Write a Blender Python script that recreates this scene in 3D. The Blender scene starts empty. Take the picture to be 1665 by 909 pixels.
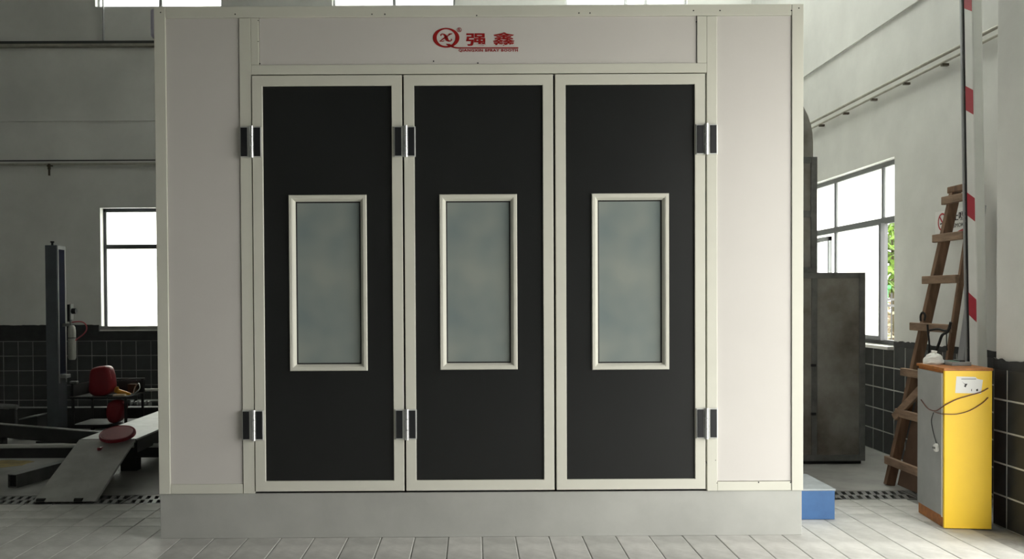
import bpy, bmesh, math, random
from mathutils import Vector, Matrix

random.seed(7)
scene = bpy.context.scene
col = scene.collection

# ------------------------------------------------------------------ camera
F_PX, W_PX, H_PX = 1400.0, 1665.0, 909.0
PX0, PY0 = 771.9, 506.7                      # principal point
CAM = Vector((0.0, -5.344, 1.49))
_y, _p, _r = 0.0027073, -0.0158394, -0.0053057
FWD = Vector((math.sin(_y) * math.cos(_p), math.cos(_y) * math.cos(_p), math.sin(_p)))
_rt = Vector((math.cos(_y), -math.sin(_y), 0))
_up = _rt.cross(FWD)
RGT = _rt * math.cos(_r) + _up * math.sin(_r)
UPV = _rt * -math.sin(_r) + _up * math.cos(_r)
cam_data = bpy.data.cameras.new('camera')
cam_data.sensor_width = 36.0
cam_data.lens = F_PX / W_PX * 36.0
cam_data.shift_x = (W_PX / 2 - PX0) / W_PX
cam_data.shift_y = (PY0 - H_PX / 2) / W_PX
cam_data.clip_end = 200
cam = bpy.data.objects.new('camera', cam_data)
col.objects.link(cam)
m3 = Matrix((RGT, UPV, -FWD)).transposed()
cam.matrix_world = Matrix.Translation(CAM) @ m3.to_4x4()
scene.camera = cam

# ------------------------------------------------------------------ world, exposure
world = bpy.data.worlds.new('overcast_sky')
scene.world = world
world.use_nodes = True
bg = world.node_tree.nodes['Background']
bg.inputs[0].default_value = (1.0, 0.985, 0.925, 1)
bg.inputs[1].default_value = 8.8
vs = scene.view_settings
vs.view_transform = 'Standard'
vs.look = 'None'
vs.exposure = 0.0
vs.gamma = 1.0
vs.use_curve_mapping = False
scene.cycles.max_bounces = 12
scene.cycles.diffuse_bounces = 6
scene.cycles.transparent_max_bounces = 12
scene.cycles.sample_clamp_indirect = 8.0


def portal(loc, rot, sx, sy):
    d = bpy.data.lights.new('daylight_portal', 'AREA')
    d.shape = 'RECTANGLE'
    d.size, d.size_y = sx, sy
    d.cycles.is_portal = True
    o = bpy.data.objects.new('daylight_portal', d)
    o.location = loc
    o.rotation_euler = rot
    col.objects.link(o)


R90 = math.pi / 2
DOOR_Y0, DOOR_Y1, DOOR_H = -4.7, -0.42, 3.45      # big open gateway in the right wall, beside the camera
SKY = (1.5, 3.86, 0.9, 5.3)                         # unseen roof light over the gap, added to brighten the right wall
portal(((SKY[0] + SKY[1]) / 2, (SKY[2] + SKY[3]) / 2, 7.62), (0, 0, 0), SKY[1] - SKY[0], SKY[3] - SKY[2])
portal((3.95, (DOOR_Y0 + DOOR_Y1) / 2, DOOR_H / 2), (0, R90, 0), DOOR_H, DOOR_Y1 - DOOR_Y0)


def at(px, py, X=None, Y=None, Z=None):
    """the point of a plane X=, Y= or Z= that the photograph shows at a pixel"""
    d = FWD + RGT * ((px - PX0) / F_PX) - UPV * ((py - PY0) / F_PX)
    if X is not None:
        t = (X - CAM.x) / d.x
    elif Y is not None:
        t = (Y - CAM.y) / d.y
    else:
        t = (Z - CAM.z) / d.z
    return CAM + d * t


# ------------------------------------------------------------------ materials
def nodes(name):
    m = bpy.data.materials.new(name)
    m.use_nodes = True
    nt = m.node_tree
    return m, nt, nt.nodes['Principled BSDF']


def mat(name, c, rough=0.6, metal=0.0, vary=0.0, scale=6.0, bump=0.0, bscale=60.0, stretch=(1, 1, 1), c2=None, coat=0.0, spec=0.5):
    m, nt, b = nodes(name)
    b.inputs['Roughness'].default_value = rough
    b.inputs['Metallic'].default_value = metal
    b.inputs['Base Color'].default_value = (*c, 1)
    b.inputs['Specular IOR Level'].default_value = spec
    if coat:
        b.inputs['Coat Weight'].default_value = coat
        b.inputs['Coat Roughness'].default_value = 0.15
    if vary or bump or c2:
        tc = nt.nodes.new('ShaderNodeTexCoord')
        mp = nt.nodes.new('ShaderNodeMapping')
        mp.inputs['Scale'].default_value = stretch
        nt.links.new(tc.outputs['Object'], mp.inputs[0])
    if vary or c2:
        n = nt.nodes.new('ShaderNodeTexNoise')
        n.inputs['Scale'].default_value = scale
        n.inputs['Detail'].default_value = 6
        n.inputs['Roughness'].default_value = 0.6
        nt.links.new(mp.outputs[0], n.inputs['Vector'])
        r = nt.nodes.new('ShaderNodeValToRGB')
        a = c2 if c2 else tuple(x * (1 - vary) for x in c)
        z = c if c2 else tuple(min(1, x * (1 + vary * 0.6)) for x in c)
        r.color_ramp.elements[0].color = (*a, 1)
        r.color_ramp.elements[1].color = (*z, 1)
        r.color_ramp.elements[0].position = 0.32
        r.color_ramp.elements[1].position = 0.68
        nt.links.new(n.outputs[0], r.inputs[0])
        nt.links.new(r.outputs[0], b.inputs['Base Color'])
    if bump:
        n2 = nt.nodes.new('ShaderNodeTexNoise')
        n2.inputs['Scale'].default_value = bscale
        n2.inputs['Detail'].default_value = 4
        nt.links.new(mp.outputs[0], n2.inputs['Vector'])
        bp = nt.nodes.new('ShaderNodeBump')
        bp.inputs['Strength'].default_value = bump
        bp.inputs['Distance'].default_value = 0.004
        nt.links.new(n2.outputs[0], bp.inputs['Height'])
        nt.links.new(bp.outputs[0], b.inputs['Normal'])
    return m


M = {}
M['plaster'] = mat('wall_plaster', (0.72, 0.725, 0.70), 0.85, vary=0.10, scale=1.4, bump=0.15, bscale=25)
M['ceiling'] = mat('ceiling_sheet', (0.16, 0.165, 0.165), 0.8)
M['concrete'] = mat('smooth_concrete', (0.33, 0.33, 0.315), 0.55, vary=0.30, scale=2.2, bump=0.2, bscale=14)
M['mortar'] = mat('joint_mortar', (0.42, 0.42, 0.40), 0.9, vary=0.6, scale=3.0)
M['paver'] = mat('paver_concrete', (0.58, 0.575, 0.55), 0.6, vary=0.22, scale=5.0, bump=0.3, bscale=30)
M['paver2'] = mat('paver_concrete_grey', (0.52, 0.52, 0.495), 0.6, vary=0.25, scale=4.0, bump=0.3, bscale=26)
M['grout'] = mat('white_grout', (0.62, 0.63, 0.60), 0.9, vary=0.25, scale=5)
M['greygrout'] = mat('grey_grout', (0.27, 0.28, 0.27), 0.9, vary=0.3, scale=5)  # darker joint tone, used on the back wall
M['tile'] = mat('dark_wall_tile', (0.035, 0.038, 0.040), 0.45, vary=0.25, scale=7)
M['dado'] = mat('dark_dado_paint', (0.035, 0.036, 0.037), 0.8, vary=0.3, scale=12)
M['trim'] = mat('cream_trim', (0.66, 0.655, 0.585), 0.42, vary=0.04, scale=2)
M['panel'] = mat('white_booth_panel', (0.63, 0.605, 0.585), 0.5, vary=0.03, scale=1.2)
M['doorskin'] = mat('charcoal_door_sheet', (0.008, 0.009, 0.0095), 0.36, vary=0.18, scale=1.6, spec=0.5)
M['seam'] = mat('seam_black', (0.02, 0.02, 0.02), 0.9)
M['galv'] = mat('galvanised_base', (0.45, 0.455, 0.435), 0.45, metal=0.2, vary=0.12, scale=1.8)
M['duct'] = mat('galvanised_duct', (0.42, 0.425, 0.40), 0.4, metal=0.3, vary=0.3, scale=1.7, c2=(0.15, 0.13, 0.105))
M['ductframe'] = mat('duct_flange', (0.17, 0.175, 0.17), 0.5, metal=0.3, vary=0.3, scale=9)
M['chrome'] = mat('bright_chrome', (0.80, 0.81, 0.83), 0.25, metal=0.9)
M['hingeplate'] = mat('hinge_plate', (0.66, 0.67, 0.66), 0.4, metal=0.5)
M['black'] = mat('black_plastic', (0.010, 0.011, 0.014), 0.45)
M['rubber'] = mat('black_rubber', (0.012, 0.012, 0.012), 0.7)
M['red'] = mat('logo_red', (0.29, 0.001, 0.001), 0.5)
M['bluebox'] = mat('blue_paint', (0.042, 0.13, 0.32), 0.5, vary=0.10, scale=14)
M['lidgrey'] = mat('pale_grey_lid', (0.38, 0.42, 0.44), 0.45, vary=0.2, scale=9)
M['yellow'] = mat('orange_yellow_paint', (0.98, 0.63, 0.02), 0.38, vary=0.05, scale=3)
M['orange'] = mat('orange_rust_edge', (0.40, 0.14, 0.025), 0.5, vary=0.3, scale=18)
M['greydoor'] = mat('grey_cabinet_side', (0.34, 0.35, 0.34), 0.5, vary=0.12, scale=5)
M['paper'] = mat('white_sticker', (0.82, 0.82, 0.80), 0.6)
M['ink'] = mat('dark_ink', (0.03, 0.03, 0.03), 0.7)
M['inkgrey'] = mat('grey_ink', (0.35, 0.35, 0.35), 0.7)
M['signred'] = mat('sign_red', (0.42, 0.02, 0.03), 0.5)
M['boomwhite'] = mat('boom_white', (0.78, 0.79, 0.77), 0.4, vary=0.05, scale=5)
M['boomred'] = mat('boom_red_tape', (0.40, 0.03, 0.05), 0.45)
M['wood'] = mat('old_wood', (0.20, 0.115, 0.068), 0.7, vary=0.4, scale=4, stretch=(6, 6, 1), bump=0.3, bscale=30)
M['wood2'] = mat('pale_old_wood', (0.29, 0.195, 0.13), 0.75, vary=0.35, scale=5, stretch=(5, 1, 5), bump=0.3, bscale=30)
M['ply'] = mat('brown_board', (0.13, 0.075, 0.048), 0.75, vary=0.3, scale=4)
M['wframe'] = mat('dark_window_frame', (0.05, 0.055, 0.062), 0.5)
M['greyframe'] = mat('grey_window_frame', (0.15, 0.155, 0.165), 0.5)
M['alu'] = mat('grey_aluminium', (0.42, 0.43, 0.45), 0.45, metal=0.5)
M['white'] = mat('white_paint', (0.78, 0.78, 0.75), 0.55)
M['pipe'] = mat('painted_pipe', (0.40, 0.39, 0.33), 0.5, vary=0.2, scale=10)
M['brass'] = mat('brass_valve', (0.10, 0.085, 0.06), 0.4, metal=0.6)
M['darkpipe'] = mat('dark_tray', (0.055, 0.06, 0.058), 0.6)
M['lift'] = mat('blue_grey_lift_paint', (0.10, 0.115, 0.135), 0.45, vary=0.15, scale=6)
M['navy'] = mat('navy_channel', (0.008, 0.010, 0.028), 0.8, spec=0.1)
M['lifttop'] = mat('worn_runway_steel', (0.33, 0.34, 0.34), 0.5, metal=0.2, vary=0.2, scale=6)
M['steel'] = mat('grey_steel', (0.22, 0.225, 0.22), 0.5, metal=0.4, vary=0.25, scale=6)
M['darksteel'] = mat('dark_steel', (0.035, 0.036, 0.036), 0.6, vary=0.3, scale=6)
M['plate'] = mat('checker_plate', (0.54, 0.545, 0.53), 0.6, metal=0.1, vary=0.2, scale=4)
M['redplastic'] = mat('red_plastic', (0.30, 0.012, 0.02), 0.4, vary=0.1, scale=8)
M['redlid'] = mat('faded_red_plastic', (0.33, 0.085, 0.10), 0.5, vary=0.1, scale=9)
M['redrim'] = mat('deep_red_plastic', (0.22, 0.008, 0.018), 0.4)
M['bowl'] = mat('cloudy_plastic_bowl', (0.55, 0.56, 0.52), 0.35)
M['hose'] = mat('pink_red_hose', (0.55, 0.10, 0.12), 0.4)
M['amber'] = mat('amber_plastic', (0.80, 0.36, 0.03), 0.4)
M['cream'] = mat('cream_rag', (0.75, 0.62, 0.45), 0.8)
M['brown'] = mat('brown_card', (0.12, 0.07, 0.035), 0.8)
M['stain'] = mat('yellow_floor_paint', (0.33, 0.25, 0.08), 0.7, vary=0.4, scale=8)
M['wire'] = mat('brown_wire', (0.16, 0.07, 0.05), 0.5)
M['greenish'] = mat('green_plastic', (0.10, 0.20, 0.14), 0.4)
M['lampwhite'] = mat('lamp_housing', (0.60, 0.58, 0.70), 0.4)
M['leaf'] = mat('leaf_green', (0.14, 0.24, 0.035), 0.5, vary=0.5, scale=3)
M['leafpale'] = mat('overexposed_leaf', (0.55, 0.45, 0.35), 0.6, vary=0.3, scale=3)  # foliage colour lightened to imitate overexposure
M['bark'] = mat('bark', (0.10, 0.07, 0.05), 0.9)
M['iron'] = mat('iron_fence', (0.03, 0.03, 0.03), 0.6)
M['yardgreen'] = mat('green_bin', (0.05, 0.45, 0.08), 0.5)
M['yard'] = mat('yard_ground', (0.42, 0.42, 0.38), 0.9, vary=0.2, scale=1)

# frosted booth glass
m, nt, b = nodes('hazy_booth_glass')
b.inputs['Roughness'].default_value = 0.22
b.inputs['Base Color'].default_value = (0.25, 0.295, 0.29, 1)
tc = nt.nodes.new('ShaderNodeTexCoord')
n = nt.nodes.new('ShaderNodeTexNoise')
n.inputs['Scale'].default_value = 2.6
n.inputs['Detail'].default_value = 2
nt.links.new(tc.outputs['Object'], n.inputs['Vector'])
r = nt.nodes.new('ShaderNodeValToRGB')
r.color_ramp.elements[0].color = (0.19, 0.23, 0.235, 1)
r.color_ramp.elements[1].color = (0.27, 0.295, 0.275, 1)
r.color_ramp.elements[0].position = 0.35
r.color_ramp.elements[1].position = 0.65
nt.links.new(n.outputs[0], r.inputs[0])
nt.links.new(r.outputs[0], b.inputs['Base Color'])
M['boothglass'] = m
# frosted daylight pane
m = bpy.data.materials.new('frosted_pane')
m.use_nodes = True
nt = m.node_tree
nt.nodes.remove(nt.nodes['Principled BSDF'])
out = nt.nodes['Material Output']
tr = nt.nodes.new('ShaderNodeBsdfTranslucent')
tr.inputs[0].default_value = (0.93, 0.95, 0.93, 1)
df = nt.nodes.new('ShaderNodeBsdfTransparent')
df.inputs[0].default_value = (0.9, 0.92, 0.9, 1)
mx = nt.nodes.new('ShaderNodeMixShader')
mx.inputs[0].default_value = 0.25
nt.links.new(tr.outputs[0], mx.inputs[1])
nt.links.new(df.outputs[0], mx.inputs[2])
nt.links.new(mx.outputs[0], out.inputs[0])
M['pane'] = m
# checker relief on the ramp
m = M['plate']
nt = m.node_tree
tc = nt.nodes.new('ShaderNodeTexCoord')
mp = nt.nodes.new('ShaderNodeMapping')
mp.inputs['Rotation'].default_value = (0, 0, math.radians(45))
mp.inputs['Scale'].default_value = (45, 45, 45)
ck = nt.nodes.new('ShaderNodeTexChecker')
ck.inputs['Scale'].default_value = 1
bp = nt.nodes.new('ShaderNodeBump')
bp.inputs['Strength'].default_value = 0.35
bp.inputs['Distance'].default_value = 0.003
nt.links.new(tc.outputs['Object'], mp.inputs[0])
nt.links.new(mp.outputs[0], ck.inputs[0])
nt.links.new(ck.outputs['Fac'], bp.inputs['Height'])
nt.links.new(bp.outputs[0], nt.nodes['Principled BSDF'].inputs['Normal'])


# ------------------------------------------------------------------ mesh helpers
class MB:
    def __init__(self):
        self.v, self.f = [], []

    def add(self, vs_, fs_):
        k = len(self.v)
        self.v += [tuple(p) for p in vs_]
        self.f += [tuple(i + k for i in q) for q in fs_]
        return self

    def box(self, x0, x1, y0, y1, z0, z1):
        x0, x1 = min(x0, x1), max(x0, x1)
        y0, y1 = min(y0, y1), max(y0, y1)
        z0, z1 = min(z0, z1), max(z0, z1)
        return self.add([(x0, y0, z0), (x1, y0, z0), (x1, y1, z0), (x0, y1, z0), (x0, y0, z1), (x1, y0, z1), (x1, y1, z1), (x0, y1, z1)],
                        [(0, 3, 2, 1), (4, 5, 6, 7), (0, 1, 5, 4), (1, 2, 6, 5), (2, 3, 7, 6), (3, 0, 4, 7)])

    def beam(self, p, q, a, b, side=(0, 0, 1)):
        """bar of section a x b from p to q; a is measured along 'side' made square to the bar"""
        p, q = Vector(p), Vector(q)
        d = (q - p).normalized()
        s = Vector(side)
        s = (s - d * s.dot(d)).normalized()
        t = d.cross(s)
        c = [s * (i * a / 2) + t * (j * b / 2) for i, j in ((-1, -1), (1, -1), (1, 1), (-1, 1))]
        return self.add([p + k for k in c] + [q + k for k in c],
                        [(0, 3, 2, 1), (4, 5, 6, 7), (0, 1, 5, 4), (1, 2, 6, 5), (2, 3, 7, 6), (3, 0, 4, 7)])

    def tube(self, pts, r, n=8, close=False):
        pts = [Vector(p) for p in pts]
        rs = r if isinstance(r, (list, tuple)) else [r] * len(pts)
        rings = []
        ref = None
        for i, p in enumerate(pts):
            a = pts[i - 1] if i else pts[0]
            z = pts[i + 1] if i < len(pts) - 1 else pts[-1]
            d = (z - a).normalized()
            if ref is None:
                ref = d.orthogonal().normalized()
            else:
                ref = (ref - d * ref.dot(d)).normalized()
            t = d.cross(ref)
            rings.append([p + (ref * math.cos(2 * math.pi * k / n) + t * math.sin(2 * math.pi * k / n)) * rs[i] for k in range(n)])
        vs_ = [v for ring in rings for v in ring]
        fs_ = []
        for i in range(len(pts) - 1):
            for k in range(n):
                fs_.append((i * n + k, i * n + (k + 1) % n, (i + 1) * n + (k + 1) % n, (i + 1) * n + k))
        fs_.append(tuple(range(n - 1, -1, -1)))
        fs_.append(tuple((len(pts) - 1) * n + k for k in range(n)))
        return self.add(vs_, fs_)

    def cyl(self, p, q, r, n=16, r2=None):
        return self.tube([p, q], [r, r if r2 is None else r2], n)

    def prism(self, poly, off):
        """closed 3-D polygon, extruded by the vector off"""
        off = Vector(off)
        n = len(poly)
        a = [Vector(p) for p in poly]
        return self.add(a + [p + off for p in a], [tuple(range(n - 1, -1, -1)), tuple(range(n, 2 * n))] +
                        [(i, (i + 1) % n, n + (i + 1) % n, n + i) for i in range(n)])

    def frame(self, x0, x1, z0, z1, prof):
        """mitred picture frame in the XZ plane; prof is a list of (inset, y) from outside to inside"""
        vs_, fs_ = [], []
        for ins, y in prof:
            vs_ += [(x0 + ins, y, z0 + ins), (x1 - ins, y, z0 + ins), (x1 - ins, y, z1 - ins), (x0 + ins, y, z1 - ins)]
        for i in range(len(prof) - 1):
            for k in range(4):
                fs_.append((i * 4 + k, i * 4 + (k + 1) % 4, i * 4 + 4 + (k + 1) % 4, i * 4 + 4 + k))
        return self.add(vs_, fs_)

    def lathe(self, prof, c, n=24, axis=(0, 0, 1)):
        c, ax = Vector(c), Vector(axis).normalized()
        u = ax.orthogonal().normalized()
        w = ax.cross(u)
        vs_, fs_ = [], []
        for r, h in prof:
            for k in range(n):
                a = 2 * math.pi * k / n
                vs_.append(c + ax * h + (u * math.cos(a) + w * math.sin(a)) * r)
        for i in range(len(prof) - 1):
            for k in range(n):
                fs_.append((i * n + k, i * n + (k + 1) % n, (i + 1) * n + (k + 1) % n, (i + 1) * n + k))
        fs_.append(tuple(range(n - 1, -1, -1)))
        fs_.append(tuple((len(prof) - 1) * n + k for k in range(n)))
        return self.add(vs_, fs_)

    def mesh(self, name, material):
        me = bpy.data.meshes.new(name)
        me.from_pydata(self.v, [], self.f)
        bm = bmesh.new()
        bm.from_mesh(me)
        bmesh.ops.recalc_face_normals(bm, faces=bm.faces)
        bm.to_mesh(me)
        bm.free()
        if isinstance(material, str):
            material = M[material]
        me.materials.append(material)
        return me

    def build(self, name, material, parent=None, bevel=0.0, smooth=False, org=None):
        if org is not None:
            o_ = Vector(org)
            self.v = [tuple(Vector(p) - o_) for p in self.v]
        me = self.mesh(name, material)
        o = link(name, me, parent)
        if org is not None:
            o.location = org
        if bevel:
            bv = o.modifiers.new('bevel', 'BEVEL')
            bv.width = bevel
            bv.segments = 2
            bv.limit_method = 'ANGLE'
        if smooth:
            me.polygons.foreach_set('use_smooth', [True] * len(me.polygons))
            me.set_sharp_from_angle(angle=math.radians(40))
        return o


def link(name, data, parent=None):
    o = bpy.data.objects.new(name, data)
    col.objects.link(o)
    if parent is not None:
        o.parent = parent
    return o


def tag(o, label=None, cat=None, group=None, kind=None):
    for k, v in (('label', label), ('category', cat), ('group', group), ('kind', kind)):
        if v:
            o[k] = v
    return o


def thing(name, label, cat, group=None):
    return tag(link(name, None), label, cat, group)


def struct(o):
    o['kind'] = 'structure'
    return o


def place(o, loc):
    """move an Empty with world-space parts to the thing's base, keeping the parts where they are"""
    o.location = loc
    for c in o.children:
        c.location = Vector(c.location) - Vector(loc)
    return o


def dims_text(body, size, bold=0.0, depth=0.001, spacing=1.0):
    cu = bpy.data.curves.new('lettering', 'FONT')
    cu.body = body
    cu.size = size
    cu.offset = bold
    cu.space_character = spacing
    cu.extrude = depth / 2
    cu.resolution_u = 3
    o = bpy.data.objects.new('lettering', cu)
    col.objects.link(o)
    dg = bpy.context.evaluated_depsgraph_get()
    me = bpy.data.meshes.new_from_object(o.evaluated_get(dg))
    bpy.data.objects.remove(o)
    bpy.data.curves.remove(cu)
    return me


def lettering(name, body, corner0, corner1, up, normal, material, parent, bold=0.0, spacing=1.0):
    """text stretched to fill the box from corner0 (lower start) along the reading direction; corner1 = lower end; up = height vector"""
    me = dims_text(body, 1.0, bold, 0.02, spacing)
    xs = [v.co.x for v in me.vertices]
    ys = [v.co.y for v in me.vertices]
    if not xs:
        return None
    x0, x1, y0, y1 = min(xs), max(xs), min(ys), max(ys)
    c0, e, u, nn = Vector(corner0), Vector(corner1) - Vector(corner0), Vector(up), Vector(normal).normalized()
    for v in me.vertices:
        a, b_ = (v.co.x - x0) / (x1 - x0), (v.co.y - y0) / (y1 - y0)
        v.co = c0 + e * a + u * b_ + nn * (0.0006 + 0.05 * (v.co.z + 0.01))
    me.materials.clear()
    me.materials.append(M[material])
    me.name = name
    return link(name, me, parent)


# ================================================================== THE SETTING
XW = 3.90        # right wall, inner face
XP = 3.40        # pilaster face by the gateway
YB = 6.66        # back wall
XL = -13.0
YF = -13.0
HT = 7.4
T = 0.24
P = 0.205        # tile pitch
DADO = 5 * P

# --- floor: concrete behind the drain, mortar bed and pavers in front
floor = MB()
floor.box(XL, XW + T, 1.215, YB + T, -0.15, 0.0)
floor.box(XL, XW + T, YF, 0.925, -0.15, -0.010)
floor.box(XL, XW + T, 0.925, 1.215, -0.15, -0.10)
floor = struct(floor.build('floor', 'concrete'))
bed = MB().box(XL, XW + T, YF, 0.925, -0.0125, -0.0045).build('mortar_bed', 'mortar', floor)
PW = 0.2083
x_joint = at(729, 875, Z=0).x
pav = []
for mtl in ('paver', 'paver2'):
    g = 0.0045
    mb = MB()
    a, b_ = PW - 2 * g, 0.925 - 2 * g
    me = {}
    for kind, (w, l) in {'long': (PW - g, 0.925 - g), 'square': (PW - g, PW - g)}.items():
        q = MB()
        h = 0.004
        q.add([(-w / 2, -l / 2, -0.012), (w / 2, -l / 2, -0.012), (w / 2, l / 2, -0.012), (-w / 2, l / 2, -0.012),
               (-w / 2, -l / 2, -0.002), (w / 2, -l / 2, -0.002), (w / 2, l / 2, -0.002), (-w / 2, l / 2, -0.002),
               (-w / 2 + h, -l / 2 + h, 0), (w / 2 - h, -l / 2 + h, 0), (w / 2 - h, l / 2 - h, 0), (-w / 2 + h, l / 2 - h, 0)],
              [(0, 3, 2, 1), (0, 1, 5, 4), (1, 2, 6, 5), (2, 3, 7, 6), (3, 0, 4, 7), (4, 5, 9, 8), (5, 6, 10, 9), (6, 7, 11, 10), (7, 4, 8, 11), (8, 9, 10, 11)])
        me[kind] = q.mesh('paver', mtl)
    pav.append(me)
i0 = int((-4.1 - x_joint) / PW)
i1 = int((3.38 - x_joint) / PW)
rows = [('long', 0.31 - 0.925 * 0.5), ('long', 0.31 - 0.925 * 1.5)] + [('square', 0.31 + PW * (k + 0.5)) for k in range(3)]
for i in range(i0, i1):
    xc = x_joint + PW * (i + 0.5)
    for kind, yc in rows:
        if kind == 'square' and -1.9 < xc < 1.95:
            continue
        o = link('paver', random.choice(pav)[kind], floor)
        o.location = (xc, yc, random.uniform(-0.0015, 0.0))
# pavers further to the left and behind the camera, out of the photograph
rest = MB()
for i in range(-44, i0):
    xc = x_joint + PW * (i + 0.5)
    for yc in (-0.15, -1.08):
        rest.box(xc - 0.101, xc + 0.101, yc - 0.46, yc + 0.46, -0.012, -0.001)
for yc in (-2.0, -2.93, -3.86, -4.79, -5.72, -6.65, -7.58):
    for i in range(-44, i1):
        xc = x_joint + PW * (i + 0.5)
        rest.box(xc - 0.101, xc + 0.101, yc - 0.46, yc + 0.46, -0.012, -0.001)
tag(rest.build('paving', 'paver', floor), kind='stuff')

# trench drain grates, slanted slots
for (gx0, gx1) in ((-4.4, -1.97), (2.07, 3.88)):
    n_sec = max(1, round((gx1 - gx0) / 0.6))
    L = (gx1 - gx0) / n_sec
    for k in range(n_sec):
        a, b_ = gx0 + k * L + 0.004, gx0 + (k + 1) * L - 0.004
        g = MB()
        y0, y1 = 0.932, 1.208
        ym = (y0 + y1) / 2
        for (ya, yb) in ((y0, y0 + 0.024), (ym - 0.014, ym + 0.014), (y1 - 0.024, y1)):
            g.box(a, b_, ya, yb, -0.03, 0.0)
        g.box(a, a + 0.02, y0, y1, -0.03, 0.0)
        g.box(b_ - 0.02, b_, y0, y1, -0.03, 0.0)
        sgn = -1 if gx0 < 0 else 1
        x = a + 0.03
        while x < b_ - 0.02:
            for (ya, yb) in ((y0 + 0.02, ym - 0.01), (ym + 0.01, y1 - 0.02)):
                s = 0.012 * sgn
                w = 0.016
                g.prism([(x - w - s, ya, -0.03), (x + w - s, ya, -0.03), (x + w + s, yb, -0.03), (x - w + s, yb, -0.03)], (0, 0, 0.03))
            x += 0.062
        g.build('drain_grate', 'steel', floor)
# worn yellow paint on the concrete
a, b_ = at(-10, 760, Z=0), at(30, 748, Z=0)
st = MB()
pts = []
for k in range(14):
    t = 2 * math.pi * k / 14
    pts.append(((a.x + b_.x) / 2 + 0.22 * math.cos(t) * random.uniform(0.8, 1.1), (a.y + b_.y) / 2 + 0.2 * math.sin(t) * random.uniform(0.7, 1.1), 0.0))
st.prism(pts, (0, 0, 0.0012)).build('paint_patch', 'stain', floor)

# --- back wall with its windows
WB = (-5.18, -3.40, 1.06, 2.77)                       # lower window x0,x1,z0,z1
CL = [(-5.2, -3.455), (-1.92, -0.217), (1.318, 3.008)]   # clerestory
CZ0, CZ1 = 5.55, 6.9
wb = MB()
wb.box(XL - T, WB[0], YB, YB + T, -0.15, CZ0)
wb.box(WB[1], XW + T, YB, YB + T, -0.15, CZ0)
wb.box(WB[0], WB[1], YB, YB + T, -0.15, WB[2])
wb.box(WB[0], WB[1], YB, YB + T, WB[3], CZ0)
wb.box(XL - T, XW + T, YB, YB + T, CZ1, HT)
xs = [XL - T] + [v for c in CL for v in c] + [XW + T]
for k in range(0, len(xs), 2):
    wb.box(xs[k], xs[k + 1], YB, YB + T, CZ0, CZ1)
wall_back = struct(wb.build('wall_back', 'plaster'))

# --- right wall, far stretch, window and gateway
WR = (2.605, 5.05, 1.02, 2.775)                        # y0,y1,z0,z1
wr = MB()
Y0 = 0.24
wr.box(XW, XW + T, Y0, WR[0], -0.15, HT)
wr.box(XW, XW + T, WR[1], YB, -0.15, HT)
wr.box(XW, XW + T, WR[0], WR[1], -0.15, WR[2])
wr.box(XW, XW + T, WR[0], WR[1], WR[3], HT)
wall_right = struct(wr.build('wall_right', 'plaster'))
wp = MB()
wp.box(XP, XW + T, DOOR_Y1, Y0, -0.15, HT)
wall_pil = struct(wp.build('wall_pilaster', 'plaster', bevel=0.012))
wg = MB()
wg.box(XW, XW + T, DOOR_Y0, DOOR_Y1, DOOR_H, HT)
wg.box(XW, XW + T, YF, DOOR_Y0, -0.15, HT)
struct(wg.build('wall_right_gateway', 'plaster'))
struct(MB().box(XL - T, XL, YF, YB, -0.15, HT).build('wall_left', 'plaster'))
struct(MB().box(XL - T, XW + T, YF - T, YF, -0.15, HT).build('wall_front', 'plaster'))
cl = MB()
cl.box(XL - T, SKY[0], YF - T, YB + T, HT, HT + 0.2)
cl.box(SKY[1], XW + T, YF - T, YB + T, HT, HT + 0.2)
cl.box(SKY[0], SKY[1], YF - T, SKY[2], HT, HT + 0.2)
cl.box(SKY[0], SKY[1], SKY[3], YB + T, HT, HT + 0.2)
struct(cl.build('ceiling', 'ceiling'))
struct(MB().box(SKY[0] - 0.05, SKY[1] + 0.05, SKY[2] - 0.05, SKY[3] + 0.05, HT + 0.2, HT + 0.205).build('window_6', 'pane'))  # added pane, lets extra daylight onto the right side
# ring beam: a slight step in the plaster
struct(MB().box(XL, XW - 0.002, YB - 0.02, YB + 0.001, 3.97, 4.975).build('trim_1', 'plaster'))
struct(MB().box(XW - 0.02, XW + 0.001, Y0, YB - 0.02, 4.05, 5.2).build('trim_2', 'plaster'))

# --- tiled dado; each tile its own piece, white joints behind


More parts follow.
